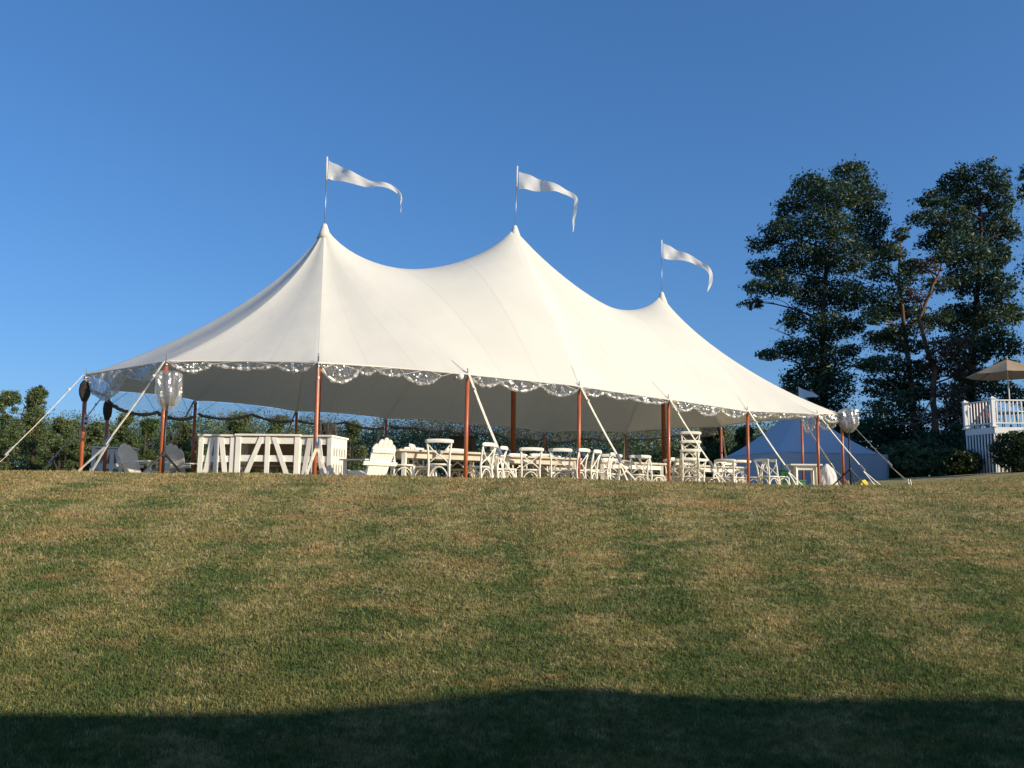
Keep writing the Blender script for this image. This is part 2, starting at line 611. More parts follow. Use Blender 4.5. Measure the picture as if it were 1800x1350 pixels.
def ground_z(X, Y):
    X, Y = np.broadcast_arrays(np.asarray(X, float), np.asarray(Y, float))
    c = crest(X)
    c = (crest(X - .6) + c + crest(X + .6)) / 3
    zf = (floor_z(X - .8, Y) + floor_z(X, Y) + floor_z(X + .8, Y)) / 3
    k = c - 0.262
    one = np.ones_like(X)
    Vv = [-1.9 * one, -1.65 * one, -1.55 * one, -1.48 * one, -1.30 + .3 * k, -.80 + .6 * k, -.22 + .8 * k, c - .13, c, .6 * c + .4 * zf + .02, .2 * c + .8 * zf, zf, zf, zf - 1.2, zf - 4]
    Vv = np.stack(Vv)
    h = np.diff(YC)
    d = np.diff(Vv, axis=0) / h.reshape((-1,) + (1,) * X.ndim)
    sl = np.zeros_like(Vv)
    a, b = d[:-1], d[1:]
    with np.errstate(divide='ignore', invalid='ignore'):
        hm = np.where(a * b > 0, 2 * a * b / (a + b), 0)
    sl[1:-1] = hm
    sl[0], sl[-1] = d[0], d[-1]
    i = np.clip(np.searchsorted(YC, Y) - 1, 0, len(YC) - 2)
    t = np.clip((Y - YC[i]) / h[i], 0, 1)
    tk = lambda A, j: np.take_along_axis(A, j[None], 0)[0]
    y0, y1, m0, m1 = tk(Vv, i), tk(Vv, i + 1), tk(sl, i) * h[i], tk(sl, i + 1) * h[i]
    z = (2 * t**3 - 3 * t**2 + 1) * y0 + (t**3 - 2 * t**2 + t) * m0 + (-2 * t**3 + 3 * t**2) * y1 + (t**3 - t**2) * m1
    z = z + 0.012 * np.sin(X * 1.7 + .6 * Y) * np.sin(Y * 1.3 + 1) + 0.008 * np.sin(X * 3.1 - Y * 2.3)
    return z


def G(x, y):
    return float(ground_z(np.array([x]), np.array([y]))[0])


def on(x, y, dz=0.0):
    return (x, y, G(x, y) + dz)


gx = np.concatenate([np.linspace(-900, -60, 12), np.linspace(-50, -14, 19), np.arange(-13, 16, .25), np.linspace(16, 60, 45), np.linspace(70, 900, 12)])
gy = np.concatenate([np.linspace(-300, -12, 10), np.arange(-10, 2.1, 1), np.arange(2.25, 14, .18), np.arange(14, 32, .4), np.linspace(33, 80, 32), np.linspace(90, 1500, 20)])
XX, YY = np.meshgrid(gx, gy)
ZZ = ground_z(XX, YY)
Vg = np.column_stack([XX.ravel(), YY.ravel(), ZZ.ravel()])
nx = len(gx)
ii = np.arange(len(gy) - 1)[:, None] * nx + np.arange(nx - 1)[None]
lp = np.stack([ii, ii + 1, ii + nx + 1, ii + nx], -1).ravel()
lawn = mesh_obj('lawn', np_mesh('lawn', Vg, lp, 4, M_LAWN, True))
tag(lawn, kind='structure')


def add_tint(me, vals, domain='FACE'):
    a = me.attributes.new('tint', 'FLOAT', domain)
    a.data.foreach_set('value', np.asarray(vals, np.float32))


def grass_blades(n, y0, y1, xlo, xhi, wscale, hscale, name_seed):
    r = np.random.default_rng(name_seed)
    # density falls with the square of the distance
    u = r.random(n)
    Y = 1 / (1 / y0 + u * (1 / y1 - 1 / y0))
    X = (xlo + (xhi - xlo) * r.random(n)) * Y
    # tufts
    X += r.normal(0, .012, n)
    Z = ground_z(X, Y)
    hgt = (0.014 + 0.018 * r.random(n) ** 1.5) * hscale * np.where(r.random(n) > .985, 1.9, 1)
    wd = 0.0046 * wscale * (Y / 6) * (0.7 + .6 * r.random(n))
    a = r.random(n) * 2 * np.pi
    la = r.random(n) * 2 * np.pi
    ln = np.abs(r.normal(0, .55, n)) * hgt
    dx, dy = np.cos(a) * wd, np.sin(a) * wd
    p = np.stack([X, Y, Z - .004], -1)
    V = np.empty((n, 3, 3))
    V[:, 0] = p - np.stack([dx, dy, 0 * dx], -1)
    V[:, 1] = p + np.stack([dx, dy, 0 * dx], -1)
    V[:, 2] = p + np.stack([np.cos(la) * ln, np.sin(la) * ln, hgt], -1)
    return V.reshape(-1, 3), r.random(n)


b1, t1 = grass_blades(500000, 4.0, 12.2, -.64, .64, 1.0, 1.0, 3)
b2, t2 = grass_blades(60000, 11.0, 24, .36, .66, 1.0, 1.0, 4)
bv = np.concatenate([b1, b2])
gme = np_mesh('grass', bv, np.arange(len(bv)), 3, M_BLADE)
add_tint(gme, np.concatenate([t1, t2])[:len(gme.polygons)])
tag(mesh_obj('grass', gme), 'short mown lawn grass, green with straw-dry patches on the bank', 'grass', kind='stuff')

# ------------------------------------------------------------------ houses out of frame that throw the shadows in view
edge = [(-400, 1256), (0, 1255), (200, 1257), (400, 1254), (560, 1252), (700, 1245), (800, 1232), (880, 1216), (950, 1209), (1050, 1211), (1150, 1219), (1250, 1226), (1400, 1230), (1600, 1229), (1800, 1228), (2300, 1230)]


def ray_ground(px, py):
    d = FWD + RT * (px - W_ / 2) / F_ + UPV * (H_ / 2 - py) / F_
    d = d / d[1]
    ys = np.linspace(2.5, 14, 2400)
    g = ground_z(d[0] * ys, ys) - d[2] * ys
    k = int(np.argmax(g > 0))
    return d * ys[k]


RY = 1.0                                 # a low eave to the photographer's right
prof = []
for e_ in edge:
    P = ray_ground(*e_)
    k = (P[1] - RY) / -SUN[1]
    prof.append((P[0] + SUN[0] * k, P[2] + SUN[2] * k))
x0h, x1h = prof[0][0], prof[-1][0]
hb = thing('house', 'low grey house right of the viewpoint, out of view, whose eave shades the near lawn', 'house', (0, RY, 0))
zt_ = min(p[1] for p in prof)
MB().box(((x0h + x1h) / 2, -4.6, (zt_ - .2 - 1.9) / 2), (x1h - x0h - .8, 8.2, zt_ - .2 + 1.9)).build('wall', M_SIDING, hb)
vv, ff = [], []
n = len(prof)
for (x, z) in prof:
    vv += [(x, 0, z), (x, -4.5, z + 2.1), (x, -9.2, z - .1), (x, -9.2, zt_ - .19), (x, 0, zt_ - .19)]
for i in range(n - 1):
    for j in range(5):
        a, b = i * 5 + j, i * 5 + (j + 1) % 5
        ff.append((a, a + 5, b + 5, b))
ff += [(0, 1, 2, 3, 4), tuple((n - 1) * 5 + j for j in (4, 3, 2, 1, 0))]
MB().add(vv, ff).build('roof', M_ROOF, hb)
MB().box((-7, -9.2, 2.4), (24, 9, 8.6)).build('sky_blocker', M_SIDING, hb)  # unseen block added behind the camera to cut skylight and deepen the near shadow
MB().add([(-19.6, -4.2, 6.72), (5.6, -4.2, 6.72), (5.6, -9.2, 9.4), (-19.6, -9.2, 9.4), (-19.6, -14.2, 6.72), (5.6, -14.2, 6.72)], [(0, 1, 2, 3), (3, 2, 5, 4), (0, 3, 4), (1, 5, 2), (0, 4, 5, 1)]).build('sky_blocker_roof', M_ROOF, hb)
ch = thing('house', 'white two-storey house right of the deck, out of view, that shades the small tent', 'house', (0, 0, 0))
HX, HY = 29.0, 28.0
MB().box((HX + 6, HY + 7.5, 5.9), (12, 15, 10.2)).build('wall', M_SIDING, ch)
for yy in (HY - .1, HY + 15.1):
    MB().prism([(HX - .3, yy, 10.9), (HX + 12.3, yy, 10.9), (HX + 6, yy, 14.1)], (0, 1, 0), 0.16).build('gable', M_SIDING, ch)
for s in (-1, 1):
    MB().bar((HX + 6 + s * 6.9, HY + 7.5, 10.75), (HX + 6 + s * .05, HY + 7.5, 14.3), 16.2, .2).build('roof_slope', M_ROOF, ch)

# ------------------------------------------------------------------ the sailcloth tent
POLES = [('S2', -3.25, 14.26, 2.26), ('S3', -.82, 15.70, 2.30), ('S4', 1.36, 17.24, 2.29), ('S5', 3.46, 18.88, 2.24), ('S6', 5.70, 20.70, 2.19), ('S7', 7.75, 21.72, 2.22), ('S8', 9.00, 23.35, 2.40), ('F7', 8.70, 25.71, 2.50), ('F6', 6.59, 27.02, 2.36), ('F5', 3.70, 27.81, 2.20), ('F4', 1.03, 27.36, 2.16), ('F3', -1.26, 25.80, 2.25), ('F2', -3.55, 24.27, 2.26), ('F1', -5.71, 22.74, 2.30), ('F0', -7.67, 20.73, 2.33), ('L0', -8.69, 18.41, 2.27), ('L1', -7.97, 15.94, 2.26), ('S1', -5.85, 14.37, 2.28)]
PIDX = {p[0]: i for i, p in enumerate(POLES)}
PT = np.array([p[1:] for p in POLES])
PEAKS = np.array([(-4.23, 18.63, 6.04), (.04, 21.53, 6.99), (4.33, 24.43, 5.98)])
CEN = PT[:, :2].mean(0)


def inward(a, b):
    ed = (b - a)[:2]
    nrm = np.array([ed[1], -ed[0]]) / np.hypot(*ed)
    return nrm if np.dot(nrm, CEN - (a + b)[:2] / 2) > 0 else -nrm


def eave_pt(i, t):
    """point on the cloth's edge in the bay after pole i"""
    a, b = PT[i], PT[(i + 1) % len(PT)]
    s = 4 * t * (1 - t)
    p = a + (b - a) * t
    p[:2] += inward(a, b) * .16 * s
    p[2] += .035 * s
    return p


def canopy(q=.1, NB=27, NR=34, wseam=1.0, wridge=4.2, qm=.5):
    """height of a tensioned membrane: weighted Laplace solve with seams and ridge as cables"""
    P = PT
    n = len(P)
    near = [int(np.argmin(np.hypot(*(PEAKS[:, :2] - p[:2]).T))) for p in P]
    bx, qx, seam = [], [], []
    for i in range(n):
        A, B = PEAKS[near[i]], PEAKS[near[(i + 1) % n]]
        for k in range(NB):
            bx.append(eave_pt(i, k / NB))
            qx.append((A + (B - A) * k / NB)[:2])
            seam.append(k == 0)
    bx, qx = np.array(bx), np.array(qx)
    C = len(bx)
    V, idx, key = [], -np.ones((C, NR + 1), int), {}
    rows = [1 - (1 - j / NR) ** 1.6 for j in range(NR + 1)]
    for c in range(C):
        for j in range(NR + 1):
            v = rows[j]
            p = bx[c, :2] * (1 - v) + qx[c] * v
            if j == NR:
                k = (round(p[0], 4), round(p[1], 4))
                if k not in key:
                    key[k] = len(V)
                    V.append(p)
                idx[c, j] = key[k]
            else:
                idx[c, j] = len(V)
                V.append(p)
    V = np.array(V)
    N = len(V)
    quads = []
    for c in range(C):
        d = (c + 1) % C
        for j in range(NR):
            g = list(dict.fromkeys([idx[c, j], idx[d, j], idx[d, j + 1], idx[c, j + 1]]))
            if len(g) >= 3:
                quads.append([int(x) for x in g])
    tri = []
    for g in quads:
        tri.append(g[:3])
        if len(g) == 4:
            tri.append([g[0], g[2], g[3]])
    tri = np.array(tri)
    c3 = V[tri].mean(1)
    r = np.min([np.hypot(*(c3 - pk[:2]).T) for pk in PEAKS], axis=0)
    u = (PEAKS[2] - PEAKS[0])[:2]
    LL = np.hypot(*u)
    u = u / LL
    inn = np.clip((LL / 2 - np.abs((c3 - PEAKS[1, :2]) @ u)) / 1.5 + .2, 0, 1)
    kk = np.maximum(r, .12) ** (-(q + (qm - q) * inn))
    I, J, Wt = [], [], []
    for (o, x, y) in ((0, 1, 2), (1, 2, 0), (2, 0, 1)):
        a, b = V[tri[:, x]] - V[tri[:, o]], V[tri[:, y]] - V[tri[:, o]]
        ct = (a * b).sum(1) / (np.abs(a[:, 0] * b[:, 1] - a[:, 1] * b[:, 0]) + 1e-9)
        I.append(tri[:, x]); J.append(tri[:, y]); Wt.append(np.maximum(.5 * ct * kk, 1e-3))

    def cable(ids, w):
        for x, y in zip(ids[:-1], ids[1:]):
            if x != y:
                I.append(np.array([x])); J.append(np.array([y])); Wt.append(np.array([.3 * w / np.hypot(*(V[x] - V[y]))]))
    for c in range(C):
        if seam[c]:
            cable(list(idx[c]), wseam)
    top = list(dict.fromkeys([int(idx[c, NR]) for c in range(C)]))
    top.sort(key=lambda i_: np.dot(V[i_], u))
    cable(top, wridge)
    I, J, Wt = np.concatenate(I), np.concatenate(J), np.concatenate(Wt)
    z, fixed = np.full(N, 3.5), np.zeros(N, bool)
    for c in range(C):
        z[idx[c, 0]] = bx[c, 2]
        fixed[idx[c, 0]] = True
    for pk in PEAKS:
        i_ = int(np.argmin(np.hypot(*(V - pk[:2]).T)))
        z[i_] = pk[2]
        fixed[i_] = True
    deg = np.bincount(I, Wt, N) + np.bincount(J, Wt, N)
    free = ~fixed
    Lp = lambda x: deg * x - np.bincount(I, Wt * x[J], N) - np.bincount(J, Wt * x[I], N)
    bvec = -Lp(np.where(fixed, z, 0))
    bvec[fixed] = 0
    x = np.where(free, 3.5, 0.)
    res = bvec - np.where(free, Lp(x), 0)
    zz = res / deg
    p = zz.copy()
    rz = res @ zz
    for it in range(1500):
        Ap = np.where(free, Lp(p), 0)
        al = rz / (p @ Ap)
        x += al * p
        res -= al * Ap
        if np.abs(res).max() < 1e-6:
            break
        zz = res / deg
        r2_ = res @ zz
        p = zz + r2_ / rz * p
        rz = r2_
    return np.column_stack([V, np.where(fixed, z, x)]), quads, idx, seam, top


tent = thing('sailcloth_tent', 'large white three-peaked sailcloth tent on varnished wooden poles', 'tent')
CV, CQ, CIDX, CSEAM, CTOP = canopy()
cm = MB()
cm.v = [tuple(p) for p in CV]
cm.f = [tuple(g) for g in CQ]
NBAY = len(CIDX) // len(POLES)
# tension wrinkles fanning in from every pole top
for i in range(len(POLES)):
    d = CV[:, :2] - PT[i, :2]
    r_w = np.hypot(d[:, 0], d[:, 1])
    an = np.arctan2(d[:, 1], d[:, 0])
    CV[:, 2] += .016 * np.cos(an * 19 + i) * np.exp(-r_w / .55) * np.clip(r_w / .25, 0, 1) * (r_w > 1e-6)
cm.v = [tuple(p) for p in CV]
co = cm.build('canopy', M_SAILP, tent, smooth=True)
ucol = {}
for c in range(len(CIDX)):
    for j in range(CIDX.shape[1]):
        ucol.setdefault(int(CIDX[c, j]), c / NBAY)
uvl = co.data.uv_layers.new(name='panel')
for pl in co.data.polygons:
    us = [ucol[v] for v in pl.vertices]
    base_u = [u_ for u_, v in zip(us, pl.vertices)]
    mx_ = max(base_u)
    k0 = None
    for li in pl.loop_indices:
        vi = co.data.loops[li].vertex_index
        u_ = ucol[vi]
        if mx_ - u_ > 2:
            u_ += len(POLES)
        uvl.data[li].uv = (u_, 0)
# seam tapes from each pole to its peak, and the hem round the edge
for c in range(len(CIDX)):
    if CSEAM[c]:
        # a flat strip lying on the cloth either side of the seam line
        nc = len(CIDX)
        vv, ff = [], []
        for j in range(len(CIDX[c]) - 2):
            p = CV[CIDX[c][j]]
            l_, r_s = CV[CIDX[c - 1][j]] - p, CV[CIDX[(c + 1) % nc][j]] - p
            for e in (l_, r_s):
                vv.append(p + e / np.linalg.norm(e) * .016 + np.array([0, 0, .0025]))
            vv.insert(len(vv) - 1, p + np.array([0, 0, .003]))
        for j in range(len(CIDX[c]) - 3):
            for q in (0, 1):
                a = j * 3 + q
                ff.append((a, a + 1, a + 4, a + 3))
        MB().add(vv, ff).build('seam_tape', M_SAIL, tent, smooth=True)
# webbing straps above each pole, grey to draw the seam ridge's shadow line
for c in range(len(CIDX)):
    if CSEAM[c]:
        vv, ff = [], []
        nr = 3
        for j in range(nr):
            p = CV[CIDX[c][j]]
            for cc in (c - 1, c + 1):
                e = CV[CIDX[cc % len(CIDX)][j]] - p
                vv.append(p + e / np.linalg.norm(e) * .011 + np.array([0, 0, .007]))
        ff = [(2 * j, 2 * j + 1, 2 * j + 3, 2 * j + 2) for j in range(nr - 1)]
        MB().add(vv, ff).build('seam_shade_strap', M_STRAPD, tent)
hem = [CV[CIDX[c][0]] + np.array([0, 0, -.012]) for c in range(len(CIDX))]
MB().tube(hem + [hem[0]], .018, 6, cap=False).build('edge_rope', M_SEAM, tent, smooth=True)
for k, pk in enumerate(PEAKS):
    MB().lathe([(.17, -.30), (.12, -.17), (.075, -.04), (.055, .02), (.03, .05)], 14, c=(pk[0], pk[1], pk[2])).build('peak_collar', M_SEAM, tent, smooth=True)
    g = G(pk[0], pk[1])
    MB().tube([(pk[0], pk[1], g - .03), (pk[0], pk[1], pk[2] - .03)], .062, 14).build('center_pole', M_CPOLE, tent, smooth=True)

NP_ = len(POLES)
OUT = []
for i, p in enumerate(POLES):
    a, b, c = PT[i - 1], PT[i], PT[(i + 1) % NP_]
    o = -(inward(a, b) + inward(b, c))
    OUT.append(o / np.hypot(*o))
    x, y, z = PT[i]
    lean = OUT[i] * .03
    sp = MB().tube([(x - lean[0], y - lean[1], G(x, y) - .03), (x, y, z - .05)], .037, 12).build('side_pole', M_POLE, tent, smooth=True)
    MB().tube([(x, y, z - .06), (x, y, z + .10)], .010, 6).build('pole_pin', M_STEEL, sp)
    MB().tube([(x, y, z - .10), (x, y, z - .05)], .041, 12).build('pole_band', M_STEEL, sp, smooth=True)
    # guy: strap to a ratchet, then two tails to two stakes
    reach = 1.62 if p[0][0] in 'SL' else 1.9
    o = OUT[i]
    tx, ty = x + o[0] * reach, y + o[1] * reach
    top_ = Vector((x + o[0] * .05, y + o[1] * .05, z - .02))
    g0 = Vector(on(tx, ty))
    mid = top_.lerp(g0, .70)
    side = Vector((-o[1], o[0], 0))
    gs = MB()
    sag = [top_.lerp(mid, t) - Vector((0, 0, .03 * 4 * t * (1 - t))) for t in (0, .34, .67, 1)]
    for u_, v_ in zip(sag[:-1], sag[1:]):
        gs.bar(u_, v_, *((.012, .05) if p[0] == 'S2' else (.03, .012) if p[0] in ('S1', 'L1', 'L0') else (.05, .007)), up=(o[0], o[1], .7))
    st = []
    for s in (-1, 1):
        q = Vector(on(tx + side.x * .16 * s, ty + side.y * .16 * s))
        gs.bar(mid - Vector((0, 0, .05)), q + Vector((0, 0, .06)), .04, .006, up=(o[0], o[1], .7))
        st.append(q)
    gp = gs.build('guy_strap', M_STRAP, tent)
    MB().bar(top_.lerp(g0, .66), top_.lerp(g0, .735), .07, .045, up=(o[0], o[1], .7)).build('ratchet', M_STEEL, gp, bevel=.01)
    kn = top_.lerp(g0, .14)
    MB().lathe([(.008, -.03), (.022, -.015), (.026, 0), (.02, .018), (.008, .03)], 8, c=kn).build('strap_knot', M_ROPE, gp, smooth=True)
    for q in st:
        MB().tube([(q.x + o[0] * .02, q.y + o[1] * .02, q.z - .1), (q.x - o[0] * .015, q.y - o[1] * .015, q.z + .16)], .016, 8).build('stake', M_STEEL, gp)


def swag(bay, K, depth, t0=.03, t1=.97, hem_mat=None, hem_r=.026, seed=0, droop=0.0, bulge=.03, face=None):
    """clear wall rolled up and lashed in scallops under the eave"""
    i = PIDX[bay]
    r = random.Random(seed)
    o = -inward(PT[i], PT[(i + 1) % NP_])
    NU, NV = 22 * K, 9
    gath = [0.0] + [r.uniform(-.26, .26) / K for _ in range(K - 1)] + [0.0]
    dk = [depth * r.uniform(.3, 1.35) for _ in range(K)]
    ph = [r.uniform(0, 6.28) for _ in range(8)]
    base_d = [r.uniform(.10, .2) * depth / .3 + (.16 if hem_mat else 0) for _ in range(K + 1)]
    if hem_mat:
        dk = [x * .35 for x in dk]
    vv, bot = [], []
    for a in range(NU + 1):
        f = a / NU * K
        k = min(int(f), K - 1)
        fr = f - k
        t = t0 + (t1 - t0) * (a / NU + gath[k] * (1 - fr) + gath[k + 1] * fr)
        e = eave_pt(i, t)
        ends = base_d[k] * (1 - fr) + base_d[k + 1] * fr
        d = ends + (dk[k]) * math.sin(math.pi * fr) ** .75 + droop * (t - .5)
        topdip = .02 + .05 * abs(math.sin(math.pi * fr * 1.0 + ph[k % 8])) * r.uniform(.8, 1.1) * .6
        for b in range(NV + 1):
            w = b / NV
            fold = .03 * math.sin((fr - .5) * 19 * (.5 + w) + ph[k % 8]) * (.3 + .7 * math.sin(math.pi * w)) + .022 * math.sin((fr - .5) * 47 * (.6 + .6 * w) + ph[(k + 3) % 8]) + r.uniform(-.006, .006)
            bl = bulge * math.sin(math.pi * (w * .8 + .1)) * math.sin(math.pi * fr) + fold + .02
            vv.append((e[0] + o[0] * bl, e[1] + o[1] * bl, e[2] - topdip - (d - topdip) * w))
        bot.append(vv[-1])
    ff = [(a * (NV + 1) + b, (a + 1) * (NV + 1) + b, (a + 1) * (NV + 1) + b + 1, a * (NV + 1) + b + 1) for a in range(NU) for b in range(NV)]
    m = MB().add(vv, ff).build('clear_wall', face or M_VINYL, tent)
    jt = .25 if hem_mat else 1.0
    rr = [hem_r * (1 + jt * (.35 * math.sin(k * .9 + ph[0]) + .28 * math.sin(k * 2.3 + ph[1]) + r.uniform(-.15, .15))) for k in range(len(bot))]
    jit = [(p[0] + jt * r.uniform(-.006, .006), p[1] + jt * r.uniform(-.006, .006), p[2] + jt * r.uniform(-.009, .007)) for p in bot]
    MB().tube(jit, rr, 7).build('rolled_hem', hem_mat or M_HEM, m, smooth=False)
    for k in range(0, K + 1):
        c = MB()
        a = min(max(k * 22, 0), NU)
        pb = Vector(bot[a])
        t = t0 + (t1 - t0) * a / NU
        for s in (-1, 1):
            tt = min(max(t + s * .32 / K, 0.01), .99)
            e = eave_pt(i, tt)
            c.tube([pb + Vector((o[0] * .03, o[1] * .03, -.01)), Vector((e[0] + o[0] * .05, e[1] + o[1] * .05, e[2] - .02))], .0045, 5)
        c.build('lashing_cord', M_ROPE if hem_mat is None else M_DARKHEM, m)
    return m


swag('S1', 3, .13, seed=1)
swag('S2', 4, .17, .02, .82, seed=22, hem_r=.026)
swag('S3', 3, .17, seed=3)
swag('S4', 3, .15, seed=4)
swag('S5', 3, .14, seed=5)
swag('S6', 3, .13, seed=6)
swag('S7', 2, .16, seed=7)
swag('L1', 2, .30, seed=8, face=M_VINYLB)
swag('L0', 2, .22, seed=9, hem_mat=M_DARKHEM)
swag('F0', 2, .42, seed=10, hem_mat=M_DARKHEM, hem_r=.04)
swag('F1', 2, .30, seed=11, hem_mat=M_DARKHEM, hem_r=.035)
swag('F2', 2, .26, seed=12, hem_mat=M_DARKHEM, hem_r=.035)
swag('F3', 3, .20, seed=13, hem_mat=M_DARKHEM, hem_r=.035)
swag('F4', 3, .22, seed=14, hem_mat=M_DARKHEM, hem_r=.03)
swag('F5', 3, .22, seed=15, hem_mat=M_DARKHEM, hem_r=.03)
swag('F6', 2, .20, seed=16, hem_mat=M_DARKHEM, hem_r=.03)
swag('S8', 2, .26, seed=17)

# pennants flying from the three peaks
def pennant(pk, tip_px, path, widths, label, seed, base=None):
    r = random.Random(seed)
    Y = pk[1]
    b = np.array(pk) + np.array([0, 0, .02])
    t = pix(*tip_px, Y)
    th = thing('pennant', label, 'flag', b, group='pennants on the tent peaks')
    t = t - b
    MB().tube([(0, 0, -.15), t * .75], .011, 8).build('staff', M_STEEL, th, smooth=True)
    MB().tube([t * .66, t], .022, 8).build('sleeve', M_FLAG, th, smooth=True)
    # cloth strip following its flow, waving in depth
    P = np.array([pix(x, y, Y) - b for x, y in path])
    seg = np.r_[0, np.cumsum(np.linalg.norm(np.diff(P, axis=0), axis=1))]
    n = 46
    ss = np.linspace(0, seg[-1], n)
    cl = np.stack([np.interp(ss, seg, P[:, k]) for k in range(3)], -1)
    for _ in range(5):
        cl[1:-1] = (cl[:-2] + 2 * cl[1:-1] + cl[2:]) / 4
    wd = np.interp(ss, seg, np.array(widths) * Y / F_)
    m = MB()
    vv = []
    for k in range(n):
        d = cl[min(k + 1, n - 1)] - cl[max(k - 1, 0)]
        d /= np.linalg.norm(d)
        up = np.cross(np.array([0, -1., 0]), d) * -1
        if k < 3:
            up = np.array([0, 0, 1.])
        if k >= 3 and np.dot(up, pu) < 0:
            up = -up
        pu = up
        wv = .07 * math.sin(ss[k] * 7.5 + seed) * min(1, ss[k] * 2.5)
        tw = .35 * math.sin(ss[k] * 5 + seed * 2) * min(1, ss[k])
        for j in range(5):
            f = j / 4 - .5
            fo = .010 * math.sin(ss[k] * 16 + f * 5 + seed)
            vv.append(cl[k] + up * f * wd[k] * math.cos(tw) + np.array([0, wv + fo + f * wd[k] * math.sin(tw), 0]))
    ff = [(k * 5 + j, k * 5 + j + 1, k * 5 + j + 6, k * 5 + j + 5) for k in range(n - 1) for j in range(4)]
    m.add(vv, ff).build('streamer', M_FLAG, th, smooth=True)


pennant(PEAKS[0], (575, 276), [(577, 298), (610, 311), (650, 322), (685, 328), (702, 336), (706, 350), (705, 375)], [35, 23, 13, 9, 6, 3.5, .6], 'white streamer flag flying from the leftmost tent peak', 1)
pennant(PEAKS[1], (909.5, 292), [(912, 317), (945, 324), (980, 332), (1003, 339), (1014, 349), (1010, 375), (1007, 410)], [33, 23, 14, 10, 7, 6, .6], 'white streamer flag flying from the tall middle tent peak', 4)
pennant(PEAKS[2], (1163, 422), [(1166, 441), (1195, 450), (1222, 458), (1240, 468), (1250, 483), (1250, 498), (1243, 515)], [29, 18, 10, 9, 8, 6, .6], 'white streamer flag flying from the rightmost tent peak', 6)


# ------------------------------------------------------------------ furniture under the tent
def arc_pts(c, rx, rz, a0, a1, n, ax):
    return [Vector(c) + Vector(ax) * (rx * math.cos(a0 + (a1 - a0) * k / n)) + Vector((0, 0, rz * math.sin(a0 + (a1 - a0) * k / n))) for k in range(n + 1)]


def make_chair(label):
    """bentwood cross-back chair, facing +Y (backrest at -Y)"""
    t = thing('cross_back_chair', label, 'chair', group='cross-back chairs under the tent')
    m = MB()
    prof = [(.0, .44), (.20, .44), (.225, .45), (.225, .465), (.20, .475), (.0, .472)]
    mm = MB().lathe(prof[1:-1], 18)
    mm.v = [(x * 1.0, y * (1.0 if y < 0 else .98), z) for x, y, z in mm.v]
    mm.build('seat', M_WHITE2, t, smooth=True)
    for s in (-1, 1):
        MB().tube([(s * .185, .19, 0), (s * .18, .175, .25), (s * .165, .16, .445)], [.015, .018, .02], 8).build('front_leg', M_WHITE2, t, smooth=True)
        MB().tube([(s * .19, -.25, 0), (s * .185, -.205, .25), (s * .18, -.185, .46), (s * .19, -.21, .66), (s * .215, -.265, .86)], [.016, .018, .02, .018, .017], 8).build('back_post', M_WHITE2, t, smooth=True)
        MB().tube([(s * .205, -.25, .815), (s * .1, -.212, .69), (0, -.20 - .006 * s, .615), (-s * .1, -.19, .55), (-s * .175, -.187, .48)], .0125, 6).build('cross_slat', M_WHITE2, t, smooth=True)
        MB().tube(arc_pts((s * .178, -.015, .13), .185, .29, math.pi, 0, 10, (0, 1, 0)), .011, 6).build('bent_brace', M_WHITE2, t, smooth=True)
    for y in (.17, -.195):
        MB().tube(arc_pts((0, y, .13), .172, .29, math.pi, 0, 10, (1, 0, 0)), .011, 6).build('bent_brace', M_WHITE2, t, smooth=True)
    vv, ff = [], []
    sect = [(-.014, -.022), (-.008, -.034), (.008, -.034), (.014, -.022), (.014, .022), (.008, .036), (-.008, .036), (-.014, .022)]
    for k in range(11):
        u_ = k / 10
        sc = 1.0 if 0 < k < 10 else .72
        for sy, sz in sect:
            vv.append((-.25 + .5 * u_, -.27 - .032 * math.sin(math.pi * u_) + sy * sc, .855 + sz * sc + .008 * math.sin(math.pi * u_)))
    for k in range(10):
        for j in range(8):
            a, b = k * 8 + j, k * 8 + (j + 1) % 8
            ff.append((a, b, b + 8, a + 8))
    ff += [tuple(range(7, -1, -1)), tuple(range(80, 88))]
    MB().add(vv, ff).build('top_rail', M_WHITE2, t, smooth=True)
    return t


CH0 = make_chair('x')
_first = [True]


def chair(x, y, face, label, z=None, tilt=0.0):
    """face: direction the sitter would look, degrees clockwise from straight away"""
    if _first[0]:
        o = CH0
        _first[0] = False
    else:
        o = copy_tree(CH0)
    o.location = (x, y, G(x, y) if z is None else z)
    o.rotation_euler = (tilt, 0, R(-face))
    o['label'] = label
    return o


def make_table(label, x, y, ang, L=2.3, Wd=.95, top=M_TABLE, h=.76, apron=M_WHITE2):
    t = thing('farm_table', label, 'table', on(x, y), ang, group='farm tables under the tent')
    pl = 5
    for k in range(pl):
        MB().box((0, -Wd / 2 + (k + .5) * Wd / pl, h - .02), (L, Wd / pl - .006, .04)).build('plank', top, t, bevel=.004)
    a = MB()
    for s in (-1, 1):
        a.box((0, s * (Wd / 2 - .1), h - .10), (L - .34, .025, .11))
        a.box((s * (L / 2 - .15), 0, h - .10), (.025, Wd - .23, .11))
    a.build('apron', apron, t)
    for sx in (-1, 1):
        for sy in (-1, 1):
            MB().tube([(sx * (L / 2 - .15), sy * (Wd / 2 - .1), 0), (sx * (L / 2 - .15), sy * (Wd / 2 - .1), h - .042)], [.05, .055], 4).build('leg', M_WHITE2, t)
    return t


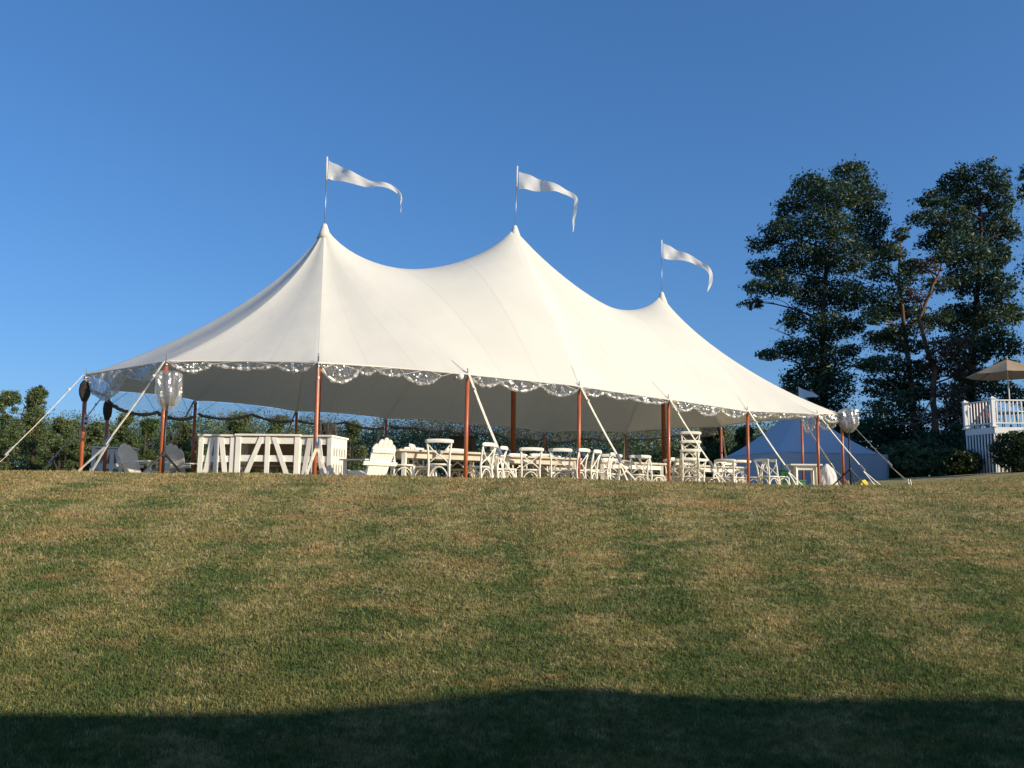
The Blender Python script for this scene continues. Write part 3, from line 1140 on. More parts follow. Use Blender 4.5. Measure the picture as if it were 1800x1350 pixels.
def make_adirondack(label):
    """adirondack chair facing +Y, fan back leaning to -Y"""
    t = thing('adirondack_chair', label, 'chair', group='adirondack chairs')
    tilt = Vector((0, -.42, .90)).normalized()
    nrm = Vector((0, .90, .42)).normalized()
    base = Vector((0, -.20, .16))
    for k, (hh, rad) in enumerate(((.74, .05), (.84, .05), (.88, .05), (.84, .05), (.74, .05))):
        cx0, cx1 = (k - 2) * .086, (k - 2) * .112
        poly = []
        w = .042
        w1 = .053
        p = lambda u, x: base + tilt * u + Vector((x, 0, 0))
        poly = [p(0, cx0 - w), p(0, cx0 + w)]
        slope = (2 - k) * .02
        for a in range(7):
            an = math.pi * a / 6
            poly.append(p(hh - .05 + .05 * math.sin(an) - slope * math.cos(an) * -1 * (1 if k != 2 else 0), cx1 + w1 * math.cos(an)))
        MB().prism(poly, nrm, .02).build('back_slat', M_WHITE, t)
    for u, L_ in ((.62, .54), (.37, .80), (.08, .44)):
        c = base + tilt * u - nrm * .024
        MB().bar(c - Vector((L_ / 2, 0, 0)), c + Vector((L_ / 2, 0, 0)), .025, .07, up=tilt).build('back_brace', M_WHITE, t, bevel=.004)
    for k in range(6):
        y = -.18 + k * .105
        z = .17 + (y + .18) * .34
        MB().bar((-.27, y, z), (.27, y, z), .092, .02, up=(0, -.32, .95)).build('seat_slat', M_WHITE, t, bevel=.003)
    for s in (-1, 1):
        MB().bar((s * .245, .42, .345), (s * .245, -.52, .03), .025, .11, up=(0, -.3, .95)).build('stringer', M_WHITE, t)
        MB().bar((s * .285, .37, 0), (s * .285, .37, .55), .10, .024, up=(1, 0, 0)).build('front_leg', M_WHITE, t)
        poly = [(s * .36, .46, .565), (s * .25, .46, .565), (s * .26, -.2, .555), (s * .29, -.40, .55), (s * .36, -.38, .55), (s * .40, .1, .56), (s * .40, .38, .565)]
        if s < 0:
            poly = poly[::-1]
        MB().prism(poly, (0, 0, 1), .024).build('armrest', M_WHITE, t)
    return t


def bar_unit(label, x, y, ang, w, kind, z=None, depth=.6, right_panel=False, h=.945):
    """white rustic serving bar: slatted front with slanted braces, plank counter"""
    t = thing('serving_bar', label, 'bar counter', (x, y, G(x, y) if z is None else z), ang, group='white serving bars')
    f = -depth / 2
    sw = .085 if w < 1 else .095
    for s in (-1, 1):
        MB().box((s * (w / 2 - sw / 2), f, h / 2), (sw, .04, h)).build('stile', M_WHITE, t, bevel=.004)
        MB().box((s * (w / 2 - .03), depth / 2 - .03, h / 2), (.055, .055, h)).build('back_leg', M_WHITE, t)
    for z0, hh in ((.865, .115), (.545, .115), (.22, .12)):
        MB().box((0, f + .006, z0), (w - 2 * sw - .004, .022, hh)).build('rail', M_WHITE, t, bevel=.003)
    MB().box((0, f - .016, h / 2), (.085, .024, h - .02)).build('centre_stile', M_WHITE, t, bevel=.004)
    b0 = w / 2 - sw - .02
    tp = .06 if kind == 'A' else .09
    for s in (-1, 1):
        p, q = Vector((s * b0 * (.96 if kind == 'A' else 1), f - .018, .0)), Vector((s * (tp + .02), f - .018, h - .02))
        hw = .042
        poly = [p + Vector((-hw * 1.05, 0, 0)), p + Vector((hw * 1.05, 0, 0)), q + Vector((hw, 0, 0)), q + Vector((-hw, 0, 0))]
        MB().prism(poly, (0, 1, 0), .02).build('brace', M_WHITE, t)
    MB().box((0, 0, h + .018), (w + .03, depth + .10, .035)).build('counter', M_WHITE, t, bevel=.006)
    MB().box((0, .03, .42), (w - .14, depth - .16, .025)).build('shelf', M_TAN, t)
    MB().box((0, depth / 2 - .09, .62), (w - .16, .02, .5)).build('back_board', M_TAN, t)
    sides = (1,) if right_panel else ()
    for s in sides:
        X = s * (w / 2 - .012)
        for k in range(6):
            yy = f + .06 + k * (depth - .12) / 5
            MB().box((X, yy, h / 2), (.022, .062, h)).build('side_slat', M_WHITE, t)
        for z0, hh in ((.85, .18), (.54, .14), (.21, .16)):
            MB().box((X - .018, 0, z0), (.016, depth - .02, hh)).build('side_rail', M_WHITE, t)
    return t


A34 = math.atan2(5.8, 8.56)              # tent axis
UX, UY = math.cos(A34), math.sin(A34)
NXX, NYY = UY, -UX                        # towards the open front

# serving bars
ZB = G(-5, 15.8)
YB = 15.75
k_ = YB / F_
bx_ = lambda px: (px - 900) * k_ * .985
bar_unit('narrow white slatted bar, left end of the row of three by the front pole', (bx_(353) + bx_(416)) / 2, YB, R(1.0), .65, 'A')
bar_unit('wide white slatted bar in the middle of the row of three', (bx_(418) + bx_(530)) / 2, YB - .01, R(.5), 1.15, 'W')
bar_unit('narrow white slatted bar with a slatted right end, beside the adirondack chair', (bx_(531) + bx_(593)) / 2, YB + .06, R(-9), .66, 'A', right_panel=True, depth=.78)
bar_unit('white slatted bar standing alone in the shade at the tent\'s left end', -9.0, 19.6, R(12), .85, 'A')

# adirondack chairs
AD = make_adirondack('white adirondack chair right of the bars, its sunlit back to the viewer')
AD.location = on(-2.50, 15.1)
AD.rotation_euler = (0, 0, R(46))
AD.scale = (.9, .9, .93)
a2 = copy_tree(AD)
tag(a2, 'white adirondack chair left of the bars, its shaded back to the viewer')
a2.location = on(-6.55, 17.2)
a2.rotation_euler = (0, 0, R(-8))
a3 = copy_tree(AD)
tag(a3, 'white adirondack chair seen from the side, leftmost of the three by the tripod')
a3.location = on(-7.05, 16.6)
a3.rotation_euler = (0, 0, R(-108))

# tables, laid along the tent
def tab(label, fx, fy, L, Wd=.95):
    """(fx, fy): left end of the front edge"""
    cx, cy = fx + UX * L / 2 - NXX * Wd / 2, fy + UY * L / 2 - NYY * Wd / 2
    return make_table(label, cx, cy, A34, L, Wd, apron=M_TABLE if fx < 0 else M_WHITE2)  # left tables: tan apron colour stands for the shade under the top


tab('wooden farm table nearest the adirondack chair, left of the third front pole', -2.02, 15.55, 2.2)
tab('wooden farm table behind the strap between the third and fourth front poles', -.15, 17.2, 2.0)
tab('wooden farm table between the fourth and fifth front poles', 1.95, 18.95, 2.1)
tab('wooden farm table right of the tall stack of chairs', 4.65, 21.5, 1.9)
tab('wooden farm table farther back between the centre poles', 1.0, 21.4, 2.2)

# chairs: (x, y, facing degrees clockwise from away, label)
FA = -34                                  # sitter looks into the tent, square to the tables
for x, y, fc, lb in [
    (-3.62, 18.3, 60, 'white cross-back chair half hidden between the bar and the adirondack chair'),
    (-1.98, 15.85, 74, 'white cross-back chair turned right, directly behind the adirondack chair'),
    (-1.28, 15.30, FA + 30, 'white cross-back chair seen from behind, nearest left of the third front pole'),
    (-.98, 17.35, 180 + FA, 'white cross-back chair facing out across the first farm table'),
    (-1.75, 16.95, 180 + FA - 10, 'white cross-back chair on the far side of the first farm table, left seat'),
    (-.62, 15.95, -58, 'white cross-back chair turned left, directly right of the third front pole'),
    (-.40, 16.75, -74, 'white cross-back chair side-on with its tall narrow back, beside the slanting strap'),
    (-.10, 17.0, 82, 'white cross-back chair side-on, just under the ratchet of the strap'),
    (.36, 17.35, FA + 26, 'white cross-back chair seen from behind, second left of the fourth front pole'),
    (.97, 17.55, FA + 30, 'white cross-back chair seen from behind, nearest left of the fourth front pole'),
    (1.52, 17.75, -66, 'white cross-back chair turned left, directly right of the fourth front pole'),
    (2.20, 19.35, FA + 32, 'white cross-back chair seen from behind, first of two right of the fourth front pole'),
    (2.86, 19.55, FA + 30, 'white cross-back chair seen from behind, second of two right of the fourth front pole'),
    (3.62, 20.6, -62, 'white cross-back chair turned left, directly left of the fifth front pole'),
    (4.42, 23.0, -20, 'white cross-back chair half hidden between the fifth front pole and the stack'),
    (1.1, 19.9, 180 + FA, 'white cross-back chair facing out behind the second farm table'),
    (.3, 19.0, 180 + FA, 'white cross-back chair facing out at the left of the second farm table'),
    (3.0, 21.6, 180 + FA, 'white cross-back chair facing out behind the third farm table'),
    (5.75, 21.9, FA + 30, 'white cross-back chair seen from behind, left of the sixth front pole'),
    (6.22, 22.2, -80, 'white cross-back chair side-on, directly right of the sixth front pole'),
    (6.82, 22.0, 68, 'white cross-back chair side-on beside the green crate'),
    (-1.62, 16.35, 95, 'white cross-back chair side-on behind the chair nearest left of the third front pole'),
    (1.24, 17.45, -58, 'white cross-back chair turned left, half hidden by the fourth front pole'),
    (1.92, 18.7, -75, 'white cross-back chair side-on at the left end of the third farm table'),
    (2.52, 20.4, 180 + FA, 'white cross-back chair facing out across the third farm table'),
    (3.28, 19.8, 66, 'white cross-back chair turned right, between the chair pair and the fifth front pole'),
    (4.02, 21.3, 14, 'white cross-back chair glimpsed just right of the fifth front pole'),
    (4.98, 21.5, -42, 'white cross-back chair just right of the tall stack, turned left'),
    (5.28, 21.1, 24, 'white cross-back chair behind the strap right of the tall stack'),
    (6.48, 21.7, 60, 'white cross-back chair turned right, second right of the sixth front pole'),
    (6.02, 23.2, 190 + FA, 'white cross-back chair facing out behind the sixth front pole'),
    (.72, 18.9, 200 + FA, 'white cross-back chair facing out between the pair left of the fourth pole'),
    (5.3, 23.6, 180 + FA, 'white cross-back chair facing out behind the fourth farm table'),
]:
    chair(x, y, fc, lb)
zs = G(4.22, 20.6)
stack_lb = ['bottom chair of the tall stack of white cross-back chairs', 'second chair from the bottom of the tall white stack', 'third chair from the bottom of the tall white stack', 'top chair of the tall stack of white cross-back chairs']
for k in range(4):
    chair(4.22 + .012 * (k % 2), 20.6 - .03 * k, FA + 34 + (k % 2) * 3, stack_lb[k], zs + .205 * k)
chair(4.44, 20.95, FA + 30, 'single white cross-back chair just behind the tall stack')

# bare white table at the right end
t = make_table('plain white side table at the right end of the tent', 7.72, 22.75, R(-3), .82, .5, M_WHITE, .80, M_WHITE)
t['category'] = 'table'
t['group'] = 'side tables'

# crates and odds and ends near the right end
def crate(label, x, y, m, s, rot):
    c = thing('storage_crate', label, 'crate', on(x, y), rot)
    b = MB()
    w, d, h, th = s[0], s[1], s[2], .02
    b.box((0, 0, .015), (w - .05, d - .05, .03))
    for sx in (-1, 1):
        b.box((sx * (w / 2 - .03), 0, h / 2 + .016), (th, d - .062, h - .03))
        b.box((0, sx * (d / 2 - .03), h / 2 + .016), (w - .04, th, h - .03))
    b.build('body', m, c)
    rim = MB()
    for sx in (-1, 1):
        rim.box((sx * (w / 2 - .012), 0, h), (.03, d, .045))
        rim.box((0, sx * (d / 2 - .012), h), (w - .058, .03, .045))
    rim.build('rim', m, c, bevel=.006)
    for k in (-1, 1):
        MB().box((k * w * .25, -d / 2 + .008, h * .5), (w * .36, .012, h * .5)).build('ribbed_panel', m, c, bevel=.004)
    return c


crate('green plastic crate lower of two beside the white side table', 7.18, 22.7, M_GREEN, (.30, .30, .30), .1)
c2 = crate('green plastic crate tilted on top of another beside the white side table', 7.18, 22.7, M_GREEN, (.27, .27, .33), -.15)
c2.location.z += .325
crate('dark green crate under the white side table', 7.72, 23.4, M_GREEN, (.40, .34, .36), .2)
yb = thing('yellow_work_light', 'small yellow plastic case lying on the grass by the tripod', 'case', on(10.28, 25.3), .5)
MB().prism([(-.15, 0, .01), (.16, 0, .01), (.15, 0, .10), (.03, 0, .19), (-.10, 0, .15), (-.16, 0, .06)], (0, 1, 0), .16).build('body', M_YELL, yb, bevel=.02)
MB().tube([(-.07, 0, .16), (-.04, 0, .22), (.04, 0, .235), (.07, 0, .18)], .012, 6).build('handle', M_DARK, yb)

# white tarp thrown over a crate at the right end
tp = thing('folded_tarp', 'crumpled white tarp heaped behind the white side table at the right end', 'tarp', on(9.0, 24.6), .3)
vv, ff = [], []
rr_ = random.Random(5)
for j in range(9):
    v = j / 8
    for k in range(28):
        a = 2 * math.pi * k / 28
        rad = (.46 - .26 * v ** 2.2) * (1 + .10 * math.sin(3 * a + 1) + .09 * math.sin(7 * a + 5 * v) + rr_.uniform(-.04, .04)) * (1 if j < 8 else .5)
        vv.append((rad * math.cos(a) * 1.05, rad * math.sin(a) * .7, .95 * v ** .8 + .05 * math.sin(2 * a) * v - .01))
for j in range(8):
    for k in range(28):
        a, b = j * 28 + k, j * 28 + (k + 1) % 28
        ff.append((a, b, b + 28, a + 28))
ff.append(tuple(range(8 * 28, 9 * 28)))
MB().add(vv, ff).build('sheet', M_FLAG, tp)
tp.scale = (.62, .62, .78)

# loudspeakers wrapped in clear plastic, on tripods
def tripod(label, x, y, h, spread, rz, leg_h=.42):
    t = thing('speaker_stand', label, 'tripod', on(x, y), rz)
    MB().tube([(0, 0, .10), (0, 0, h)], .024, 8).build('pole', M_DARK, t, smooth=True)
    MB().lathe([(.03, leg_h - .04), (.036, leg_h - .02), (.036, leg_h + .03), (.03, leg_h + .05)], 10).build('collar', M_DARK, t)
    for k in range(3):
        a = 2 * math.pi * k / 3
        c, s = math.cos(a), math.sin(a)
        MB().tube([(c * .03, s * .03, leg_h), (c * spread, s * spread, .012)], .02, 6).build('leg', M_DARK, t)
        MB().tube([(c * .02, s * .02, .13), (c * spread * .5, s * spread * .5, leg_h * .52)], .008, 6).build('brace', M_DARK, t)
    return t


M_GREYCAB = mat('grey_cabinet', (0.22, 0.22, 0.22), (0.16, 0.16, 0.16), rough=0.6)


def wrapped_speaker(label, x, y, z0, w, h, d, rz, dark=True):
    t = thing('loudspeaker', label, 'speaker', (x, y, z0), rz)
    q_ = .46 if dark else .30
    poly = [(-w * q_, -d * q_, 0), (w * q_, -d * q_, 0), (w * q_ * .8, d * q_, 0), (-w * q_ * .8, d * q_, 0)]
    MB().prism([Vector(p) + Vector((0, 0, h * .5)) for p in poly], (0, 0, 1), h * .9).build('cabinet', M_SPK if dark else M_GREYCAB, t, bevel=.02)
    r = random.Random(int(x * 100))
    n, rows = 40, 15
    vv, ff = [], []
    for j in range(rows + 1):
        v = j / rows
        sc = 1.0 if v > .34 else .26 + .74 * (v / .34) ** .8
        if v > .94:
            sc *= 1 - (v - .94) * 5
        for k in range(n):
            a = 2 * math.pi * k / n
            ca, sa = math.cos(a), math.sin(a)
            m_ = max(abs(ca), abs(sa)) ** .75
            fold = 1 + .11 * math.sin(5 * a + 1.3 + v) * (1 - .4 * v) + .06 * math.sin(9 * a + 4 * v) + .03 * math.sin(17 * a - 6 * v) + r.uniform(-.025, .025)
            vv.append((ca / m_ * w * .50 * sc * fold, sa / m_ * d * .52 * sc * fold, -.12 * h + v * h * 1.16))
    for j in range(rows):
        for k in range(n):
            a, b = j * n + k, j * n + (k + 1) % n
            ff.append((a, b, b + n, a + n))
    ff.append(tuple(range(rows * n, rows * n + n)))
    MB().add(vv, ff).build('plastic_cover', M_PLASTIC, t)
    return t


sp = pix(291, 715, 14.0)
tripod('black speaker tripod in front of the second front pole at left', sp[0] + .02, 14.0, 1.30, .52, R(-8), .50)
wrapped_speaker('loudspeaker wrapped in crinkled clear plastic, high on the left tripod', sp[0] + .04, 14.0, G(sp[0], 14.0) + 1.28, .37, .56, .34, R(8), dark=False)
sp = pix(1491, 745, 23.2)
tripod('black speaker tripod at the right end of the tent', sp[0], 23.2, 1.62, .62, R(20), .55)
wrapped_speaker('pale loudspeaker wrapped in plastic at the tent\'s right corner', sp[0] + .02, 23.2, G(sp[0], 23.2) + 1.62, .46, .56, .38, R(-10), dark=False)
sp = pix(575, 768, 20.0)
tripod('dark speaker tripod standing behind the bars', sp[0], 20.0, 1.12, .45, R(10), .42)
wrapped_speaker('dark rounded loudspeaker behind the bars, half hidden by a front pole', sp[0], 20.0, G(sp[0], 20.0) + 1.12, .42, .50, .40, R(5))
# dark screen box behind the first table
ds = pix(812, 792, 22.0)
dk = thing('road_case', 'tall dark brown case standing behind the third front pole', 'case', on(ds[0], 22.0), R(-6))
MB().box((0, 0, .74), (.60, .5, 1.34)).build('body', M_SPK, dk, bevel=.02)
MB().box((0, 0, 1.43), (.62, .52, .04)).build('lid', M_SPK, dk, bevel=.008)
for sx in (-1, 1):
    for sy in (-1, 1):
        MB().tube([(sx * .24 - .015, sy * .18, .038), (sx * .24 + .015, sy * .18, .038)], .038, 10).build('castor', M_DARK, dk)

# dark covers bunched round the two end poles, a notice and a flood lamp
def bunched(label, pole, ztop, ln, rad, seed):
    i = PIDX[pole]
    x, y, z = PT[i]
    t = thing('bunched_cover', label, 'cover', (x, y, z - ztop))
    r = random.Random(seed)
    pr = [(.35, 0), (.62, -.06), (.9, -.2), (1.05, -.45), (1.0, -.7), (.72, -.9), (.5, -1.0)]
    n = 16
    vv, ff = [], []
    for f_, zz in pr:
        for k in range(n):
            a = 2 * math.pi * k / n
            q = rad * f_ * (1 + .12 * math.sin(4 * a + zz * 4) + r.uniform(-.07, .07))
            vv.append((q * math.cos(a), q * math.sin(a), zz * ln))
    for j in range(len(pr) - 1):
        for k in range(n):
            a, b = j * n + k, j * n + (k + 1) % n
            ff.append((a, b, b + n, a + n))
    MB().add(vv, ff).build('bundle', M_BAG, t, smooth=True)
    MB().lathe([(rad * .42, -.02), (rad * .45, 0), (rad * .42, .02)], 12).build('tie', M_ROPE, t)


bunched('dark cover bunched round the leftmost tent pole', 'L1', .12, .40, .092, 1)
bunched('dark cover bunched round the pole behind the leftmost one, hanging lower', 'L0', .22, .44, .085, 2)
x, y, z = PT[PIDX['L1']]
nt = thing('notice', 'small pale paper notice hanging beside the leftmost pole', 'sign', (x + .075, y - .03, z - 1.0))
MB().box((0, 0, .12), (.085, .004, .22)).build('sheet', M_PAPER, nt)
for k in range(2):
    MB().box((0, -.0045, .07 + k * .09), (.05, .003, .035)).build('printed_block', M_SPK, nt)
MB().tube([(0, 0, .23), (-.02, 0, .34)], .003, 4).build('string', M_DARK, nt)
x, y, z = PT[PIDX['S3']]
fl = thing('flood_lamp', 'small white flood lamp clamped at the top of the third front pole', 'lamp', (x - .13, y, z - .06))
MB().lathe([(.02, -.06), (.055, -.04), (.065, 0), (.06, .05), (.02, .065)], 12).build('housing', M_WHITE, fl, smooth=True)
MB().tube([(0, 0, 0), (.09, 0, -.01)], .012, 6).build('clamp', M_STEEL, fl)
MB().lathe([(.03, -.03), (.04, 0), (.03, .03)], 10, c=(-.085, -.02, -.03)).build('lens', M_STEEL, fl)


# ------------------------------------------------------------------ second, smaller tent
T2 = np.array([13.75, 41.0])
t2 = thing('pole_tent', 'small white peaked tent in the shade behind the tent\'s right end', 'tent', on(T2[0], T2[1]), R(14))
m = MB()
hw, eh, ph_ = 2.75, 1.35, 3.75
n, rws = 48, 14
vv, ff = [], []
for j in range(rws):
    v = j / rws
    for k in range(n):
        a = 2 * math.pi * (k + .5) / n - math.pi
        c, s = math.cos(a), math.sin(a)
        mm_ = max(abs(c), abs(s))
        vv.append((hw * (1 - v) * c / mm_ * (1 - .02 * v), hw * (1 - v) * s / mm_, eh + (ph_ - eh) * (v ** 1.25)))
vv.append((0, 0, ph_))
for j in range(rws - 1):
    for k in range(n):
        a, b = j * n + k, j * n + (k + 1) % n
        ff.append((a, b, b + n, a + n))
for k in range(n):
    ff.append(((rws - 1) * n + k, (rws - 1) * n + (k + 1) % n, len(vv) - 1))
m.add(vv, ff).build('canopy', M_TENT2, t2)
for k in range(4):
    w_ = MB()
    a = k * math.pi / 2
    M3 = Matrix.Rotation(a, 3, 'Z')
    pts, fs = [], []
    for j in range(41):
        x = -hw + 2 * hw * j / 40
        o = .03 * math.sin(j * 1.3)
        pts += [M3 @ Vector((x * .998, -hw * .99 + o, -.12)), M3 @ Vector((x * .998, -hw * .99 + o * .3, eh - .005))]
    fs = [(2 * j, 2 * j + 2, 2 * j + 3, 2 * j + 1) for j in range(40)]
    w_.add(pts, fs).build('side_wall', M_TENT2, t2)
    MB().tube([M3 @ Vector((-hw * .985, -hw * .985, -.05)), M3 @ Vector((-hw * .985, -hw * .985, eh - .02))], .04, 8).build('corner_pole', M_STEEL, t2)
MB().tube([(0, 0, 0), (0, 0, ph_ + .02)], .05, 8).build('center_pole', M_POLE, t2)
pb = np.array([T2[0], T2[1], G(*T2) + ph_])
fp = thing('pennant', 'small white flag on the second tent, showing above the big tent\'s right slope', 'flag', pb)
MB().tube([(0, 0, -.02), (0, 0, .95)], .02, 8).build('staff', M_DARK, fp)
vv, ff = [], []
for k in range(15):
    u_ = k / 14
    for j in range(4):
        f = j / 3
        vv.append((.03 + 1.0 * u_, .08 * math.sin(u_ * 7) , 0.93 - .45 * u_ - f * .5 * (1 - u_) ** .8))
for k in range(14):
    for j in range(3):
        ff.append((k * 4 + j, k * 4 + j + 1, k * 4 + j + 5, k * 4 + j + 4))
MB().add(vv, ff).build('streamer', M_FLAG, fp, smooth=True)

# ------------------------------------------------------------------ deck with railing, umbrella and seats
DZ = 2.83                                 # deck floor
A_, B_, C_, D_ = np.array([17.66, 31.4]), np.array([17.36, 32.75]), np.array([19.9, 36.5]), np.array([26.4, 31.2])
deck = thing('deck', 'raised deck with white railing and slatted skirt at the right edge', 'deck', (0, 0, 0))
gz_ = lambda p: G(p[0], p[1])
b = MB()
poly = [(*A_, DZ - .07), (*D_, DZ - .07), (26.4, 36.5, DZ - .07), (*C_, DZ - .07), (*B_, DZ - .07)]
b.prism(poly, (0, 0, 1), .08)
b.build('floor', M_DECKD, deck)


def deck_side(P, Q, shorten=0.0):
    P, Q = Vector((*P, 0)), Vector((*Q, 0))
    d = (Q - P)
    L = d.length
    d.normalize()
    nrm = Vector((d.y, -d.x, 0))
    ang = math.atan2(d.y, d.x)
    ctr = (P + Q) / 2
    if nrm.dot(Vector((20.5, 34.2, 0)) - ctr) > 0:
        nrm = -nrm
    c = ctr + nrm * .02
    MB().box((c.x, c.y, DZ - .15), (L - .01, .035, .23), ang).build('fascia', M_DECK, deck)
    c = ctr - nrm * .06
    MB().box((c.x, c.y, DZ - 1.1), (L - .1, .03, 1.7), ang).build('skirt_shade_board', M_UNDER, deck)  # dark board standing in for the shade behind the slats
    ns = int(L / .142)
    for k in range(ns + 1):
        p = P + d * (L * k / ns * .98 + .01 * L) + nrm * .005
        zb = gz_((p.x, p.y)) - .05
        MB().box((p.x, p.y, (zb + DZ - .268) / 2), (.066, .024, DZ - .268 - zb), ang).build('skirt_slat', M_DECK, deck)
    for zz, hh, ww in ((DZ + .96, .045, .09), (DZ + .12, .045, .06)):
        MB().box((ctr.x, ctr.y, zz), (L - .14, ww, hh), ang).build('railing_bar', M_DECK, deck)
    nb = max(2, int(L / .15))
    for k in range(1, nb):
        p = P + d * (L * k / nb)
        MB().box((p.x, p.y, DZ + .538), (.036, .036, .785), ang).build('baluster', M_DECK, deck)


def deck_post(P, ang=0.0):
    po = MB().box((P[0], P[1], DZ + .49), (.125, .125, 1.04), ang).build('post', M_DECK, deck)
    MB().box((P[0], P[1], DZ + .0), (.20, .20, .06), ang).build('post_skirt', M_DECK, po, bevel=.01)
    cpp = MB()
    cpp.box((P[0], P[1], DZ + 1.025), (.19, .19, .04), ang)
    cpp.add([Vector((P[0], P[1], DZ + 1.12))] + [Vector((P[0] + sx * .075, P[1] + sy * .075, DZ + 1.045)) for sx, sy in ((-1, -1), (1, -1), (1, 1), (-1, 1))], [(1, 2, 0), (2, 3, 0), (3, 4, 0), (4, 1, 0)])
    cpp.build('post_cap', M_DECK, po)


deck_side(A_, D_)
deck_side(B_, A_)
deck_side(C_, B_)
deck_post(A_)
deck_post(B_)
deck_post(C_)
deck_post((A_ + D_) / 2 + np.array([-1.2, 0]))

ub = thing('patio_umbrella', 'tan patio umbrella open above the deck', 'umbrella', (19.35, 33.2, DZ))
RZ, RA = 2.16, 1.46
apex = 2.78
for k in range(8):
    a0, a1 = math.pi / 4 * k + .25, math.pi / 4 * (k + 1) + .25
    vv, ff = [], []
    for j in range(7):
        v = j / 6
        for i_ in range(5):
            f = i_ / 4
            p = Vector((math.cos(a0), math.sin(a0), 0)).lerp(Vector((math.cos(a1), math.sin(a1), 0)), f) * (RA * v)
            sag = .04 * math.sin(math.pi * f) * v - .05 * math.sin(math.pi * v)
            vv.append((p.x, p.y, apex - (apex - RZ) * v - sag * .6))
    for j in range(6):
        for i_ in range(4):
            a = j * 5 + i_
            ff.append((a, a + 1, a + 6, a + 5))
    MB().add(vv, ff).build('canopy_panel', M_UMB, ub, smooth=True)
    MB().tube([(0, 0, apex - .05), (math.cos(a0) * RA, math.sin(a0) * RA, RZ - .015)], .010, 5).build('rib', M_WICK, ub)
MB().tube([(0, 0, .03), (0, 0, apex)], .024, 10).build('pole', M_WHITE, ub, smooth=True)
MB().lathe([(.02, 0), (.05, .02), (.045, .06), (.015, .12)], 10, c=(0, 0, apex - .01)).build('finial', M_UMB, ub, smooth=True)
MB().lathe([(.26, .0), (.26, .04), (.06, .09), (.04, .22)], 14).build('base', M_DARK, ub)


def patio_chair(label, x, y, rz, cush):
    t = thing('patio_chair', label, 'chair', (x, y, DZ - .03), rz, group='seats on the deck')
    MB().box((0, 0, .40), (.52, .5, .06)).build('seat', M_WICK, t, bevel=.02)
    MB().box((0, -.01, .46), (.48, .46, .07)).build('cushion', cush, t, bevel=.025)
    MB().prism([(-.26, -.25, .44), (.26, -.25, .44), (.25, -.36, .95), (0, -.375, 1.0), (-.25, -.36, .95)], (0, 1, .2), .05).build('backrest', cush, t)
    for sx in (-1, 1):
        MB().bar((sx * .27, .22, .64), (sx * .27, -.28, .66), .05, .035).build('armrest', M_WICK, t)
        for sy in (-1, 1):
            MB().tube([(sx * .25, sy * .22, .03), (sx * .25, sy * .22, .64 if sy > 0 else .42)], .02, 6).build('leg', M_WICK, t)
    return t


patio_chair('red backed patio chair on the deck just inside the corner railing', 18.15, 32.75, R(-60), M_RED)
patio_chair('navy cushioned patio chair on the deck left of the umbrella', 18.65, 33.9, R(-95), M_NAVY)
patio_chair('brown wicker patio chair on the deck right of the umbrella', 20.35, 33.0, R(80), M_WICK)
pt = thing('patio_table', 'round table on the deck round the umbrella pole', 'table', (19.35, 33.2, DZ - .03))
MB().lathe([(.03, .70), (.55, .70), (.56, .72), (.55, .74), (.03, .74)], 20).build('top', M_DECK, pt)
for k in range(4):
    a = math.pi / 2 * k + .4
    MB().tube([(math.cos(a) * .4, math.sin(a) * .4, .03), (math.cos(a) * .3, math.sin(a) * .3, .70)], .02, 6).build('leg', M_DARK, pt)


# ------------------------------------------------------------------ trees and shrubs
def leaf_cloud(C, RD, N, size, seed, clump=.22, flat=.6, sub=None, shell=.75, fill=0.0):
    """leaf quads in clumps spread through an ellipsoid; returns verts, tint"""
    r = np.random.default_rng(seed)
    RD = np.array(RD, float)
    nsub = sub or max(7, N // 60)
    d = r.normal(size=(nsub, 3))
    d /= np.linalg.norm(d, axis=1)[:, None]
    rad = r.random(nsub) ** (1 / 3) * (1 - shell) + shell * (.55 + .5 * r.random(nsub))
    sc = np.array(C) + d * rad[:, None] * RD
    wt = r.random(nsub) + .3
    pick = r.choice(nsub, N, p=wt / wt.sum())
    cr = clump * RD.mean() * (.6 + .8 * r.random(nsub))
    off = np.clip(r.normal(size=(N, 3)), -1.5, 1.5) * cr[pick][:, None] * np.array([1, 1, flat])
    P = sc[pick] + off
    if fill:
        m_ = r.random(N) < fill
        q_ = r.normal(size=(m_.sum(), 3))
        q_ /= np.linalg.norm(q_, axis=1)[:, None]
        P[m_] = np.array(C) + q_ * (r.random(m_.sum()) ** (1 / 3) * .82)[:, None] * RD
    nrm = d[pick] * .5 + r.normal(size=(N, 3)) * .8 + np.array([0, 0, .35])
    nrm /= np.linalg.norm(nrm, axis=1)[:, None]
    t = np.cross(nrm, r.normal(size=(N, 3)))
    t /= np.linalg.norm(t, axis=1)[:, None] + 1e-9
    b_ = np.cross(nrm, t)
    s = size * (.45 + 1.1 * r.random(N) ** 1.5)
    V = np.empty((N, 4, 3))
    V[:, 0] = P - t * s[:, None] * .9
    V[:, 1] = P - b_ * s[:, None] * .5 + t * s[:, None] * .1
    V[:, 2] = P + t * s[:, None] * .95
    V[:, 3] = P + b_ * s[:, None] * .5 + t * s[:, None] * .1
    tint = np.clip(r.random(nsub)[pick] * .55 + r.random(N) * .45, 0, 1)
    return V.reshape(-1, 3), tint


def crown_obj(name, clouds, m, parent, org):
    V = np.concatenate([c[0] for c in clouds]) - np.array(org)
    me = np_mesh(name, V, np.arange(len(V)), 4, m)
    add_tint(me, np.concatenate([c[1] for c in clouds])[:len(me.polygons)])
    return mesh_obj(name, me, parent)


